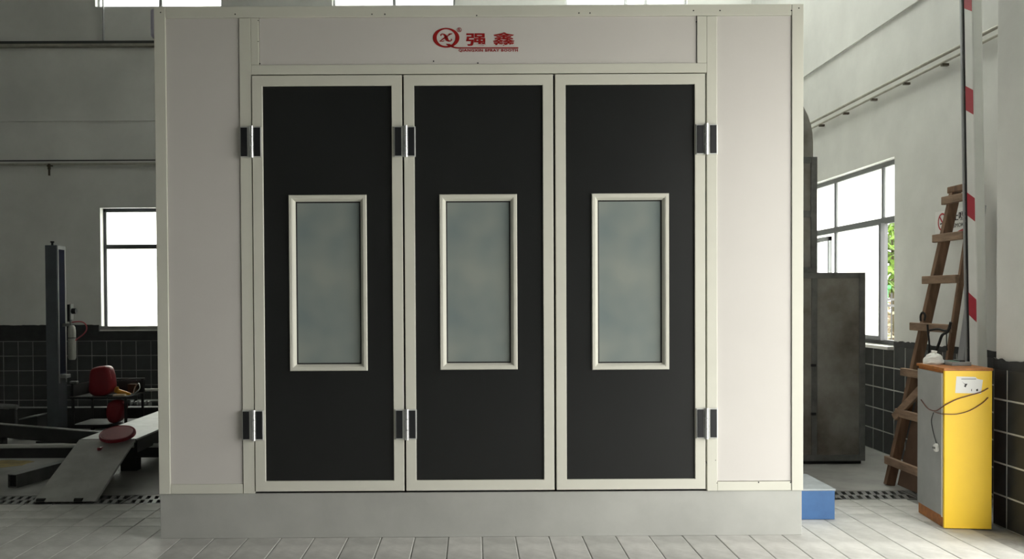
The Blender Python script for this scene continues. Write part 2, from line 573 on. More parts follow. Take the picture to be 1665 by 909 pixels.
def dado(wall, axis, c, u0, u1, z_off, holes=(), limit=(None, None), grout_mat='grout'):
    """axis 'x': tiles on a plane X=c running along Y; 'y': on a plane Y=c running along X. Faces look to -X / -Y"""
    gr = MB()
    top = DADO + z_off if z_off else DADO
    if axis == 'x':
        gr.box(c - 0.0115, c + 0.001, u0, u1, 0, top)
    else:
        gr.box(u0, u1, c - 0.0115, c + 0.001, 0, top)
    gr.build('grout', grout_mat, wall)
    g = 0.011

    def tile_mesh(w, h):
        q = MB()
        d, e = 0.0135, 0.0015
        vs_ = []
        for (iw, dd) in ((0, 0.0), (0, d - e), (e, d)):
            for (a, b2) in ((-1, -1), (1, -1), (1, 1), (-1, 1)):
                s, z = a * (w / 2 - iw), b2 * (h / 2 - iw)
                vs_.append((-dd, s, z) if axis == 'x' else (s, -dd, z))
        fs_ = [(0, 3, 2, 1), (8, 9, 10, 11)]
        for i in range(2):
            for k in range(4):
                fs_.append((i * 4 + k, i * 4 + (k + 1) % 4, i * 4 + 4 + (k + 1) % 4, i * 4 + 4 + k))
        return q.add(vs_, fs_).mesh('tile', 'tile')
    full = tile_mesh(P - g, P - g)
    rows_ = [(0, z_off)] if z_off > 0.03 else []
    rows_ += [(z_off + k * P, z_off + (k + 1) * P) for k in range(5)]
    meshes = {}
    n = int(math.ceil((u1 - u0) / P))
    lo, hi = limit
    far = MB()
    for (z0, z1) in rows_:
        for k in range(n):
            a, b2 = u0 + k * P, min(u0 + (k + 1) * P, u1)
            if b2 - a < 0.04:
                continue
            skip = False
            for (h0, h1, hz) in holes:
                if a < h1 and b2 > h0 and z1 > hz:
                    z1_ = hz
                    skip = True
            zz1 = z1_ if skip else z1
            if zz1 - z0 < 0.03:
                continue
            key = (round(b2 - a, 3), round(zz1 - z0, 3))
            uc, zc = (a + b2) / 2, (z0 + zz1) / 2
            if (lo is not None and uc < lo) or (hi is not None and uc > hi):
                w, h = key[0] - g, key[1] - g
                if axis == 'x':
                    far.box(c - 0.013, c, uc - w / 2, uc + w / 2, zc - h / 2, zc + h / 2)
                else:
                    far.box(uc - w / 2, uc + w / 2, c - 0.013, c, zc - h / 2, zc + h / 2)
                continue
            me = full if key == (P, P) else meshes.setdefault(key, tile_mesh(key[0] - g, key[1] - g))
            o = link('tile', me, wall)
            o.location = (c, uc, zc) if axis == 'x' else (uc, c, zc)
    if far.v:
        tag(far.build('tiling', 'tile', wall), kind='stuff')


def ragged(wall, axis, c, u0, u1, z0, z1, amp, extra=0.002):
    """painted strip above the tiles with a brushed, uneven upper edge"""
    lo, hi = [], []
    n = max(6, int((u1 - u0) / 0.035))
    for k in range(n + 1):
        u = u0 + (u1 - u0) * k / n
        z = z1 + random.uniform(-amp, amp)
        lo.append((c - 0.012 - extra, u, z0) if axis == 'x' else (u, c - 0.012 - extra, z0))
        hi.append((c - 0.012 - extra, u, z) if axis == 'x' else (u, c - 0.012 - extra, z))
    off = (0.013 + extra, 0, 0) if axis == 'x' else (0, 0.013 + extra, 0)
    mb = MB()
    for k in range(n):
        mb.prism([lo[k], lo[k + 1], hi[k + 1], hi[k]], off)
    mb.build('painted_strip', 'dado', wall)


yv = at(1438.4, 620, X=XW).y
u_start = yv - P * 12
while u_start < Y0 + 0.005:
    u_start += P
dado(wall_right, 'x', XW, u_start, YB - 0.02, 0.0, holes=[(WR[0], WR[1], WR[2] - 0.03)], limit=(None, 5.2))
ragged(wall_right, 'x', XW, Y0 + 0.002, WR[0] - 0.02, DADO - 0.005, DADO + 0.045, 0.008)
xv = at(126, 560, Y=YB).x
u_start = xv - P * 30
zoff = 0.100
dado(wall_back, 'y', YB, u_start, XW - 0.02, zoff, holes=[(WB[0], WB[1], WB[2] - 0.005)], limit=(-6.9, -3.3), grout_mat='greygrout')
ragged(wall_back, 'y', YB, u_start, WB[0] - 0.02, zoff + 4 * P + 0.004, 1.145, 0.004)
ragged(wall_back, 'y', YB, WB[0] - 0.02, WB[1], zoff + 4 * P + 0.004, 1.052, 0.001)
yv = at(1640.4, 700, X=XP).y
pil0 = yv - P * int((yv - DOOR_Y1 - 0.02) / P)
dado(wall_pil, 'x', XP, pil0, Y0 - 0.001, 0.0)
ragged(wall_pil, 'x', XP, pil0, Y0, DADO - 0.012, DADO + 0.052, 0.010)

# --- windows


def bar(mb, axis, c, d, a0, a1, z0, z1):
    if axis == 'x':
        mb.box(c, c + d, a0, a1, z0, z1)
    else:
        mb.box(a0, a1, c, c + d, z0, z1)


def window(name, axis, c, a0, a1, z0, z1, vert, horiz, t=0.045, panes_open=(), frame_mat='wframe'):
    root = MB()
    d = 0.05
    bar(root, axis, c, d, a0, a1, z0, z0 + t)
    bar(root, axis, c, d, a0, a1, z1 - t, z1)
    bar(root, axis, c, d, a0, a0 + t, z0, z1)
    bar(root, axis, c, d, a1 - t, a1, z0, z1)
    w = struct(root.build(name, frame_mat, bevel=0.003))
    for h in horiz:
        mb = MB()
        bar(mb, axis, c + 0.002, d - 0.004, a0 + t, a1 - t, h - 0.03, h + 0.03)
        mb.build('transom', frame_mat, w)
    for v in vert:
        mb = MB()
        bar(mb, axis, c + 0.004, d - 0.008, v - 0.022, v + 0.022, z0 + t, z1 - t)
        mb.build('mullion', frame_mat, w)
    va = [a0 + t] + sorted(vert) + [a1 - t]
    za = [z0 + t] + sorted(horiz) + [z1 - t]
    for i in range(len(va) - 1):
        for j in range(len(za) - 1):
            if (i, j) in panes_open:
                continue
            mb = MB()
            bar(mb, axis, c + 0.022, 0.005, va[i], va[i + 1], za[j], za[j + 1])
            mb.build('pane', 'pane', w)
    return w


w1 = window('window_1', 'y', YB + 0.10, WB[0], WB[1], WB[2], WB[3], [-3.75], [2.235], t=0.05)
rv = MB().box(WB[0] + 0.001, WB[0] + 0.012, YB + 0.001, YB + 0.10, WB[2], WB[3])
rv.build('reveal', 'white', w1)
mb = MB().box(WB[0], WB[1], YB - 0.02, YB + 0.10, WB[2] - 0.0, WB[2] + 0.014)
mb.build('sill', 'white', w1)
# right-hand window: the sash nearest the camera is slid open
v_a, v_b = at(1434, 420, X=XW + 0.08).y, at(1357, 420, X=XW + 0.08).y
w2 = window('window_2', 'x', XW + 0.08, WR[0], WR[1], WR[2], WR[3], [v_a, v_b], [2.215], t=0.045, panes_open=((0, 0),), frame_mat='greyframe')
mb = MB().box(XW - 0.07, XW + 0.08, WR[0] - 0.02, WR[1] + 0.02, WR[2] - 0.032, WR[2])
mb.build('sill', 'white', w2, bevel=0.004)
mb = MB()
sy = v_a - 0.045
for (a, b_, z0, z1) in ((v_a - 0.075, v_a - 0.03, WR[2] + 0.04, 2.19),):
    mb.box(XW + 0.03, XW + 0.075, a, b_, z0, z1)
mb.box(XW + 0.03, XW + 0.075, v_a, v_b, WR[2] + 0.04, WR[2] + 0.08)
mb.build('sliding_sash', 'greyframe', w2, bevel=0.003)
mb = MB()
c0 = v_b + 0.04
mb.frame(0, 1, 0, 1, [(0, 0)]) if False else None
for (a, b_, z0, z1) in ((c0, c0 + 0.38, 2.10, 2.15), (c0 + 0.34, c0 + 0.38, WR[2] + 0.06, 2.15), (c0, c0 + 0.03, WR[2] + 0.06, 2.15)):
    mb.box(XW + 0.03, XW + 0.07, a, b_, z0, z1)
mb.build('casement_sash', 'alu', w2, bevel=0.003)
for k, (a, b_) in enumerate(CL):
    window('window_%d' % (k + 3), 'y', YB + 0.08, a, b_, CZ0, CZ1, [(a + b_) / 2] if k < 2 else [(a + b_) / 2, (a + b_) / 2 + 0.28], [], t=0.03, frame_mat='alu')

# --- pipes on the walls


def clips_along(o, pts, m_):
    for p, s in pts:
        MB().box(p[0] - s[0], p[0] + s[0], p[1] - s[1], p[1] + s[1], p[2] - s[2], p[2] + s[2]).build('pipe_clip', m_, o)


t = tag(MB().cyl((XW - 0.045, 0.3, 3.455), (XW - 0.045, YB - 0.05, 3.455), 0.014).build('air_pipe', 'pipe', smooth=True),
        'upper of two thin pipes running along the white right wall above the window', 'pipe')
t2 = tag(MB().cyl((XW - 0.04, 0.3, 3.395), (XW - 0.04, YB - 0.05, 3.395), 0.011).build('air_pipe', 'pipe', smooth=True),
         'lower of two thin pipes running along the white right wall above the window', 'pipe')
for k in range(7):
    MB().box(XW - 0.055, XW, 1.7 + k * 0.62, 1.73 + k * 0.62, 3.365, 3.385).build('pipe_clip', 'brass', t2)
pz = 3.372
t = thing('air_pipe', 'thin pipe with a small drain tap along the grey back wall above the window', 'pipe')
MB().cyl((XL + 0.1, YB - 0.04, pz), (-1.5, YB - 0.04, pz), 0.016).build('pipe_run', 'pipe', t, smooth=True)
MB().cyl((XL + 0.1, YB - 0.04, pz + 0.05), (-1.5, YB - 0.04, pz + 0.05), 0.009).build('pipe_run', 'darkpipe', t, smooth=True)
vx = at(80, 275, Y=YB - 0.06).x
v = MB().cyl((vx, YB - 0.06, pz), (vx, YB - 0.06, pz - 0.075), 0.02, 12)
v.cyl((vx, YB - 0.06, pz - 0.075), (vx, YB - 0.06, pz - 0.16), 0.014, 12)
v.box(vx - 0.03, vx + 0.05, YB - 0.07, YB - 0.05, pz - 0.035, pz - 0.02)
v.build('drain_tap', 'brass', t)
place(t, (-5.7, YB - 0.04, pz))
t = thing('cable_tray', 'dark cable tray along the back wall beneath the high windows', 'cable tray')
MB().box(XL + 0.1, 3.6, YB - 0.09, YB - 0.003, 5.015, 5.055).build('tray_channel', 'darkpipe', t)
MB().box(XL + 0.1, 3.6, YB - 0.10, YB - 0.003, 4.985, 5.015).build('tray_lip', 'pipe', t)
cx = at(168, 40, Y=YB - 0.04).x
MB().cyl((cx, YB - 0.04, 5.05), (cx, YB - 0.04, 7.2), 0.012).build('riser_conduit', 'alu', t, smooth=True)
place(t, (-3, YB - 0.05, 5.03))

# --- outside the right-hand window
struct(MB().box(-40, 60, -40, 60, -0.4, -0.16).build('ground', 'yard'))
t = thing('iron_fence', 'dark iron yard fence seen through the open window sash', 'fence')
fx = 6.3
p1, p2 = at(1450, 487, X=fx), at(1450, 497, X=fx)
for z in (p1.z, p2.z, 0.1):
    MB().box(fx - 0.02, fx + 0.02, 3, 14, z - 0.018, z + 0.018).build('rail', 'iron', t)
y = 3.1
while y < 14:
    MB().cyl((fx, y, -0.16), (fx, y, p1.z + 0.1), 0.01, 6).build('paling', 'iron', t)
    y += 0.28
place(t, (fx, 8, -0.16))


def shrub(name, label, c, rx, rz, n, m_, size, seed):
    rnd = random.Random(seed)
    t_ = thing(name, label, 'shrub')
    mb_ = MB()
    for _ in range(n):
        while True:
            p = Vector((rnd.uniform(-1, 1), rnd.uniform(-1, 1), rnd.uniform(-1, 1)))
            if 0.25 < p.length < 1:
                break
        p = Vector((c[0] + p.x * rx, c[1] + p.y * rx, c[2] + p.z * rz))
        a = Vector((rnd.uniform(-1, 1), rnd.uniform(-1, 1), rnd.uniform(-0.6, 1))).normalized()
        b2 = a.orthogonal().normalized()
        s = size * rnd.uniform(0.6, 1.3)
        mb_.add([p - a * s, p + b2 * s * 0.45, p + a * s, p - b2 * s * 0.45], [(0, 1, 2, 3)])
    tag(mb_.build('foliage', m_, t_), kind='stuff')
    tr_ = MB()
    tr_.tube([(c[0], c[1], -0.16), (c[0] + 0.05, c[1], c[2] * 0.5), (c[0], c[1] + 0.03, c[2])], [0.09, 0.07, 0.03], 8)
    for k in range(6):
        an = k * 1.05
        tr_.tube([(c[0] + 0.03, c[1], c[2] * 0.5), (c[0] + rx * 0.6 * math.cos(an), c[1] + rx * 0.6 * math.sin(an), c[2] + rz * 0.3)], [0.03, 0.008], 6)
    tr_.build('trunk', 'bark', t_)
    return place(t_, (c[0], c[1], -0.16))


g1 = at(1452, 405, X=7.6)
shrub('leafy_tree', 'green leafy tree outside the open window sash, above the fence', (g1.x, g1.y, g1.z + 0.35), 1.3, 1.15, 3200, 'leaf', 0.10, 3)
g2 = at(1452, 520, X=7.9)
shrub('overexposed_shrub', 'shrub painted pale as if overexposed, low behind the yard fence', (g2.x, g2.y, g2.z - 0.1), 0.8, 0.85, 1500, 'leafpale', 0.085, 5)
g3 = at(1443, 468, X=6.9) + Vector((0, 0.62, -0.12))
t = thing('wheelie_bin', 'bright green bin standing behind the yard fence', 'bin')
b0 = MB()
b0.add([(g3.x - 0.2, g3.y - 0.1, -0.16), (g3.x + 0.2, g3.y - 0.1, -0.16), (g3.x + 0.2, g3.y + 0.4, -0.16), (g3.x - 0.2, g3.y + 0.4, -0.16),
        (g3.x - 0.26, g3.y - 0.14, g3.z + 0.1), (g3.x + 0.26, g3.y - 0.14, g3.z + 0.1), (g3.x + 0.26, g3.y + 0.46, g3.z + 0.1), (g3.x - 0.26, g3.y + 0.46, g3.z + 0.1)],
       [(0, 3, 2, 1), (4, 5, 6, 7), (0, 1, 5, 4), (1, 2, 6, 5), (2, 3, 7, 6), (3, 0, 4, 7)])
b0.build('body', 'yardgreen', t, bevel=0.02)
MB().box(g3.x - 0.29, g3.x + 0.29, g3.y - 0.17, g3.y + 0.5, g3.z + 0.1, g3.z + 0.17).build('lid', 'yardgreen', t, bevel=0.02)
place(t, (g3.x, g3.y, -0.16))

# ================================================================== SPRAY BOOTH
BX0, BX1, BZ0, BZ1 = -1.952, 2.053, 0.2816, 3.293
BD = 5.4
booth = thing('spray_booth', 'large white paint spray booth with three dark folding doors and a red logo', 'spray booth')


def bp_(px, py, y=0.0):
    return at(px, py, Y=y)


def bxz(px, py):
    p = bp_(px, py)
    return p.x, p.z


def fbox(name, px0, py0, px1, py1, y0, y1, material, parent, bevel=0.002):
    x0, z1 = bxz(px0, py0)
    x1, z0 = bxz(px1, py1)
    return MB().box(x0, x1, y0, y1, z0, z1).build(name, material, parent, bevel=bevel)


# measured lines (booth front plane)
xa = BX0 + 0.072                     # inner edge of left corner post
xb = bp_(392, 450).x                 # left panel / door post joint
xc = bp_(412.5, 450).x               # door opening, left
xd = bp_(1148, 450).x                # door opening, right
xe = bp_(1166, 450).x
xf = BX1 - 0.073
z_top = bp_(780, 28).z               # underside of top trim
z_h0, z_hd = bp_(780, 104.5).z, bp_(780, 121).z   # header panel foot, door head
z_foot = bp_(330, 787).z
z_d0 = bp_(780, 797.5).z             # door foot
zb = BZ0
xh0, xh1 = bp_(422, 65).x, bp_(1132, 65).x

pn = 'panel'
MB().box(xa, xb, 0.0, 0.06, z_foot, z_top).build('wall_panel', pn, booth)
MB().box(xe, xf, 0.0, 0.06, z_foot, z_top).build('wall_panel', pn, booth)
MB().box(xh0, xh1, 0.0, 0.06, z_h0, z_top).build('header_panel', pn, booth)
tr = 'trim'
tb = 0.0025
MB().box(BX0, xa - 0.002, -0.010, 0.07, zb, BZ1).build('corner_post', tr, booth, bevel=tb)
MB().box(xf + 0.002, BX1, -0.010, 0.07, zb, BZ1).build('corner_post', tr, booth, bevel=tb)
MB().box(xa, xf, -0.009, 0.06, z_top + 0.0015, BZ1).build('top_trim', tr, booth, bevel=tb)
MB().box(xb + 0.0035, xc - 0.004, -0.008, 0.06, zb, z_top - 0.001).build('door_post', tr, booth, bevel=tb)
MB().box(xd + 0.004, xe - 0.0015, -0.008, 0.06, zb, z_top - 0.001).build('door_post', tr, booth, bevel=tb)
MB().box(xc - 0.003, xh0 - 0.0035, -0.008, 0.06, z_h0, z_top - 0.001).build('header_stile', tr, booth, bevel=tb)
MB().box(xh1 + 0.0035, xd + 0.003, -0.008, 0.06, z_h0, z_top - 0.001).build('header_stile', tr, booth, bevel=tb)
MB().box(xc - 0.003, xd + 0.003, -0.008, 0.06, z_hd + 0.003, z_h0 - 0.0005).build('door_head', tr, booth, bevel=tb)
MB().box(xa, xb + 0.0, -0.006, 0.06, zb, z_foot - 0.001).build('foot_trim', tr, booth, bevel=tb)
MB().box(xe, xf, -0.006, 0.06, zb, z_foot - 0.0035).build('foot_trim', tr, booth, bevel=tb)
# black behind the joints
MB().box(BX0 + 0.03, BX1 - 0.03, 0.062, 0.072, zb + 0.005, BZ1 - 0.03).build('seam_backing', 'seam', booth)
# side walls, back, roof of sandwich panels
for k in range(6):
    y0, y1 = 0.074 + k * (BD - 0.074) / 6, 0.074 + (k + 1) * (BD - 0.074) / 6 - 0.004
    MB().box(BX0 + 0.004, BX0 + 0.055, y0, y1, zb, BZ1).build('side_panel', pn, booth)
    MB().box(BX1 - 0.055, BX1 - 0.004, y0, y1, zb, BZ1).build('side_panel', pn, booth)
    MB().box(BX0 + 0.058, BX1 - 0.058, y0, y1, BZ1 - 0.06, BZ1 - 0.002).build('roof_panel', pn, booth)
MB().box(BX0 + 0.004, BX1 - 0.004, BD, BD + 0.05, zb, BZ1).build('rear_panel', pn, booth)
# galvanised base
bs = MB()
bs.box(BX0 + 0.002, BX1 - 0.004, 0.004, 0.02, 0.0, zb - 0.002)
bs.box(BX0 + 0.002, BX0 + 0.02, 0.02, BD, 0.0, zb - 0.002)
bs.box(BX1 - 0.022, BX1 - 0.004, 0.02, BD, 0.0, zb - 0.002)
bs.box(BX0 + 0.002, BX1 - 0.004, BD, BD + 0.02, 0.0, zb - 0.002)
bs.build('base_plinth', 'galv', booth, bevel=0.002)

# doors
DP = [  # door outer (x0,x1 px at mid height), pane frame outer box px, glass box
    (412.5, 656.0, (470.5, 317, 597, 603)),
    (658.0, 900.5, (715.0, 316, 841, 601)),
    (903.0, 1146.5, (962.0, 314.5, 1087.5, 601)),
]
FW = 0.064
for (dx0, dx1, wf) in DP:
    x0, x1 = bp_(dx0, 450).x + 0.002, bp_(dx1, 450).x - 0.002
    z0, z1 = z_d0 + 0.003, z_hd - 0.004
    wx0, wx1 = bp_(wf[0], 460).x, bp_(wf[2], 460).x
    wz0, wz1 = bp_((wf[0] + wf[2]) / 2, wf[3]).z, bp_((wf[0] + wf[2]) / 2, wf[1]).z
    ins = 0.02
    # dark sheet with an opening for the glass
    sk = MB()
    a0, a1, c0, c1 = x0 + FW - 0.006, x1 - FW + 0.006, z0 + FW - 0.006, z1 - FW + 0.006
    e0, e1, g0, g1_ = wx0 + ins, wx1 - ins, wz0 + ins, wz1 - ins
    for (p0, p1_, q0, q1) in ((a0, e0, c0, c1), (e1, a1, c0, c1), (e0, e1, c0, g0), (e0, e1, g1_, c1)):
        sk.box(p0, p1_, 0.002, 0.045, q0, q1)
    door = sk.build('door', 'doorskin', booth, org=((x0 + x1) / 2, 0, z0))
    rel = Vector(door.location)

    def sub(mb_, name, material, **kw):
        mb_.v = [tuple(Vector(p) - rel) for p in mb_.v]
        return mb_.build(name, material, door, **kw)
    fr = MB().frame(x0, x1, z0, z1, [(0, 0.045), (0, -0.010), (0.002, -0.012), (FW - 0.002, -0.012), (FW, -0.010), (FW, 0.045), (0, 0.045)])
    sub(fr, 'door_frame', tr)
    wf_ = MB().frame(wx0, wx1, wz0, wz1, [(0, 0.003), (0, -0.006), (0.004, -0.012), (0.020, -0.012), (0.024, -0.009), (0.026, -0.009), (0.040, 0.012), (0.041, 0.028), (0.0, 0.028), (0, 0.003)])
    sub(wf_, 'window_frame', tr)
    gk = MB().frame(wx0 + 0.040, wx1 - 0.040, wz0 + 0.040, wz1 - 0.040, [(0, 0.012), (0.0, 0.0135), (0.008, 0.0165), (0.008, 0.028), (0, 0.028), (0, 0.012)])
    sub(gk, 'glazing_gasket', 'rubber')
    sub(MB().box(wx0 + 0.043, wx1 - 0.043, 0.019, 0.025, wz0 + 0.043, wz1 - 0.043), 'window_pane', 'boothglass')

# hinges
for (hx, hz0, hz1, kind) in ((409, 257, 207, 0), (658.5, 256, 206.5, 0), (1147.5, 252, 203, 1), (412.5, 715, 666.5, 0), (660.5, 713.5, 665, 0), (1148, 712, 663, 1)):
    cxh = bp_(hx, (hz0 + hz1) / 2).x
    z0, z1 = bp_(hx, hz0).z, bp_(hx, hz1).z
    hw = 0.066
    pl = MB()
    yb = -0.0125
    pl.box(cxh - hw, cxh - 0.003, yb - 0.012, yb, z0, z1)
    pl.box(cxh + 0.003, cxh + hw, yb - 0.012, yb, z0, z1)
    h = pl.build('hinge', 'hingeplate', booth, bevel=0.003)
    for s in (-1, 1):
        xa_, xb_ = cxh + s * 0.021, cxh + s * (hw - 0.006)
        MB().box(xa_, xb_, yb - 0.0165, yb - 0.011, z0 + 0.007, z1 - 0.007).build('hinge_cover', 'black', h, bevel=0.0015)
    k = MB()
    nseg = 3
    ox = 0.006 if kind == 0 else -0.004
    for j in range(nseg):
        za, zc_ = z0 - 0.004 + (z1 - z0 + 0.008) * j / nseg, z0 - 0.004 + (z1 - z0 + 0.008) * (j + 1) / nseg
        k.cyl((cxh + ox, yb - 0.016, za + 0.0015), (cxh + ox, yb - 0.016, zc_ - 0.0015), 0.0135, 16)
    k.build('hinge_barrel', 'chrome', h, smooth=True)
# screw heads
for (px, py) in ((262, 21), (383, 24), (420, 34), (420, 68), (423, 104), (605, 24), (626, 24), (775, 26), (941, 22), (959, 22), (1127, 18), (1132, 36), (1170, 18), (1298, 14), (1286, 18),
                 (705, 100), (777, 103), (1163, 748), (1148, 752), (1165, 785), (1233, 784), (1285, 784)):
    p = bp_(px, py)
    MB().lathe([(0.0045, 0.0), (0.0045, 0.0015), (0.002, 0.003)], (p.x, -0.0085 if py < 30 else -0.0055, p.z), 8, (0, -1, 0)).build('screw', 'black', booth)
# lamp housing on the left flank
lp = at(247, 36, Y=0.5)
lh = MB().box(BX0 - 0.16, BX0 + 0.002, 0.45, 1.6, at(247, 60, Y=0.5).z, at(247, 13, Y=0.5).z)
lx = at(243, 36, Y=0.45).x
lh = MB().box(lx, BX0 + 0.002, 0.45, 1.6, at(247, 60, Y=0.45).z, at(247, 13, Y=0.45).z)
lh.build('lamp_housing', 'lampwhite', booth, bevel=0.02)

# --- the logo on the header
LY = -0.0004


def lg(zx, zy):                       # from the enlarged crop (x18.175) of the mark, origin (700,40)
    return bp_(700 + zx / 18.175, 40 + zy / 18.175, LY)


logo_parent = booth
off = (0, -0.0016, 0)
n = 64
em = MB()
outer, inner = [], []
for k in range(n):
    a = 2 * math.pi * k / n
    outer.append(lg(462 + 393 * math.cos(a), 392 + 292 * math.sin(a)))
    inner.append(lg(462 + 277 * math.cos(a), 388 + 250 * math.sin(a)))
for k in range(n):
    em.prism([outer[k], outer[(k + 1) % n], inner[(k + 1) % n], inner[k]], off)
em.prism([lg(*p) for p in ((450, 568), (560, 572), (600, 590), (640, 622), (590, 662), (520, 628))], off)
em.prism([lg(*p) for p in ((600, 590), (660, 632), (720, 660), (830, 674), (830, 709), (740, 703), (660, 684), (585, 658))], off)
logo = em.build('logo_emblem', 'red', booth)
ln = MB().prism([lg(825, 674), lg(2595, 674), lg(2595, 709), lg(825, 709)], off)
ln.build('logo_line', 'red', booth)


def stroke(mb_, pts, ws, fn, off_):
    """a brush stroke in crop coordinates with a width at each point"""
    P_ = [Vector((x, y)) for x, y in pts]
    L_, R_ = [], []
    for i, p in enumerate(P_):
        d = (P_[min(i + 1, len(P_) - 1)] - P_[max(i - 1, 0)]).normalized()
        nn = Vector((-d.y, d.x))
        L_.append(p + nn * ws[i] / 2)
        R_.append(p - nn * ws[i] / 2)
    for i in range(len(P_) - 1):
        mb_.prism([fn(*L_[i]), fn(*L_[i + 1]), fn(*R_[i + 1]), fn(*R_[i])], off_)


xg = MB()
stroke(xg, [(318, 330), (302, 310), (312, 290), (345, 278), (395, 285), (430, 320), (462, 385), (490, 445), (530, 482), (580, 490), (618, 475), (634, 450), (615, 432), (596, 440)],
       [26, 30, 22, 22, 34, 62, 96, 92, 52, 28, 22, 24, 24, 22], lg, off)
stroke(xg, [(268, 498), (330, 455), (400, 405), (520, 330), (585, 285), (640, 272)], [18, 26, 34, 30, 26, 16], lg, off)
stroke(xg, [(268, 496), (370, 494), (405, 478)], [20, 24, 14], lg, off)
stroke(xg, [(530, 292), (560, 276), (645, 274)], [24, 26, 20], lg, off)
xg.build('logo_letter_x', 'red', booth)
rg = MB()
for k in range(28):
    a, b_ = 2 * math.pi * k / 28, 2 * math.pi * (k + 1) / 28
    rg.prism([lg(850 + 70 * math.cos(a), 158 + 68 * math.sin(a)), lg(850 + 70 * math.cos(b_), 158 + 68 * math.sin(b_)),
              lg(850 + 56 * math.cos(b_), 158 + 54 * math.sin(b_)), lg(850 + 56 * math.cos(a), 158 + 54 * math.sin(a))], off)
rg.build('logo_registered_ring', 'red', booth)


def logo_text(name, body, zx0, zx1, zy0, zy1, bold, spacing=1.0):
    c0, c1 = lg(zx0, zy1), lg(zx1, zy1)
    lettering(name, body, c0, c1, (0, 0, lg(zx0, zy0).z - c0.z), (0, -1, 0), 'red', booth, bold, spacing)


logo_text('logo_registered_letter', 'R', 828, 876, 115, 200, 0.03)
logo_text('logo_character', '强', 1050, 1662, 262, 640, 0.026)
logo_text('logo_character', '鑫', 1838, 2490, 228, 645, 0.014)
logo_text('logo_caption', 'QIANGXIN SPRAY BOOTH', 828, 2585, 722, 815, 0.036, 1.16)
place(booth, ((BX0 + BX1) / 2, BD / 2, 0))

# ================================================================== RIGHT SIDE
# blue box beside the booth
bl = thing('blue_box', 'low blue steel box with a pale lid on the floor beside the booth', 'box')
by0, by1 = 0.37, 0.86
bz = at(1330, 795, Y=by0).z
bx0, bx1 = 2.056, at(1358, 845, Z=0).x
MB().box(bx0, bx1, by0, by1, 0, bz - 0.012).build('body', 'bluebox', bl, bevel=0.004)
MB().box(bx0, bx1 + 0.004, by0 - 0.004, by1, bz - 0.012, bz).build('lid', 'lidgrey', bl, bevel=0.003)
place(bl, ((bx0 + bx1) / 2, (by0 + by1) / 2, 0))

# galvanised filter cabinet, riser and elbow
du = thing('exhaust_duct', 'galvanised exhaust filter cabinet with riser duct and elbow behind the booth corner', 'duct')
DY = 2.245
dx0, dx1 = 2.36, at(1407, 755, Z=0).x
dz = at(1400, 443, Y=DY).z
DD = 1.5
cb = MB().box(dx0, dx1, DY + 0.012, DY + DD, 0.03, dz)
cb.build('cabinet_body', 'duct', du)
MB().box(dx0 + 0.02, dx1 - 0.02, DY + 0.04, DY + DD - 0.04, 0.0, 0.03).build('cabinet_foot', 'darksteel', du)
xm0, xm1 = at(1320, 600, Y=DY).x, at(1329, 600, Y=DY).x
fwd = 0.04
for (a, b_, z0, z1) in ((dx1 - 0.05, dx1, 0.03, dz), (dx0, dx1 - 0.05, dz - 0.05, dz), (dx0, dx1 - 0.05, 0.03, 0.085), (xm0, xm1, 0.085, dz - 0.05), (dx0, dx0 + 0.05, 0.085, dz - 0.05)):
    MB().box(a, b_, DY, DY + 0.012, z0, z1).build('flange', 'ductframe', du, bevel=0.002)
for py in (594, 673):
    p = at(1322, py, Y=DY)
    l_ = MB().box(p.x - 0.022, p.x + 0.022, DY - 0.018, DY, p.z - 0.012, p.z + 0.012)
    l_.build('latch', 'black', du, bevel=0.004)
# riser
ry0, ry1 = DY + 0.03, DY + 0.75
rx0, rx1 = 2.42, at(1329, 300, Y=ry0).x
rz = at(1329, 255, Y=ry0).z
MB().box(rx0, rx1, ry0 + 0.012, ry1, dz, rz).build('riser', 'duct', du)
zm = at(1320, 348, Y=ry0).z
for (a, b_, z0, z1) in ((rx1 - 0.055, rx1, dz, rz), (rx0, rx1 - 0.055, rz - 0.055, rz), (rx0, rx1 - 0.055, zm - 0.03, zm + 0.03), (rx0, rx1 - 0.055, dz, dz + 0.05), (rx0, rx0 + 0.055, dz + 0.05, rz - 0.055)):
    MB().box(a, b_, ry0, ry0 + 0.012, z0, z1).build('flange', 'ductframe', du, bevel=0.002)
# elbow bending towards the booth roof
ex1 = at(1322, 250, Y=ry0 + 0.05).x
R_o = 0.62
z_e = 2.86
cxe = ex1 - R_o
prof = [(ex1, rz)]
for k in range(13):
    a = R90 * k / 12
    prof.append((cxe + R_o * math.cos(a), z_e + R_o * math.sin(a)))
R_i = 0.10
prof += [(2.12, z_e + R_o), (2.12, z_e + R_i)]
for k in range(7):
    a = R90 * (6 - k) / 6
    prof.append((cxe + R_i * math.cos(a), z_e + R_i * math.sin(a)))
prof.append((cxe + R_i, rz))
MB().prism([(x, ry0 + 0.05, z) for x, z in prof], (0, 0.55, 0)).build('elbow', 'duct', du)
place(du, ((dx0 + dx1) / 2, DY + DD / 2, 0))

# --- barrier gate: cabinet with raised striped boom
bg_ = thing('barrier_gate', 'yellow and grey parking barrier cabinet with its striped boom raised', 'barrier gate')
A = at(1535, 860, Z=0)
ang = math.radians(-6.5)
ux, uy = Vector((math.cos(ang), math.sin(ang), 0)), Vector((-math.sin(ang), math.cos(ang), 0))
CWd, CDp = 0.287, 0.43
CH = at(1535, 600, Y=A.y).z


def cb_(u, v, z):
    return A + ux * u + uy * v + Vector((0, 0, z))


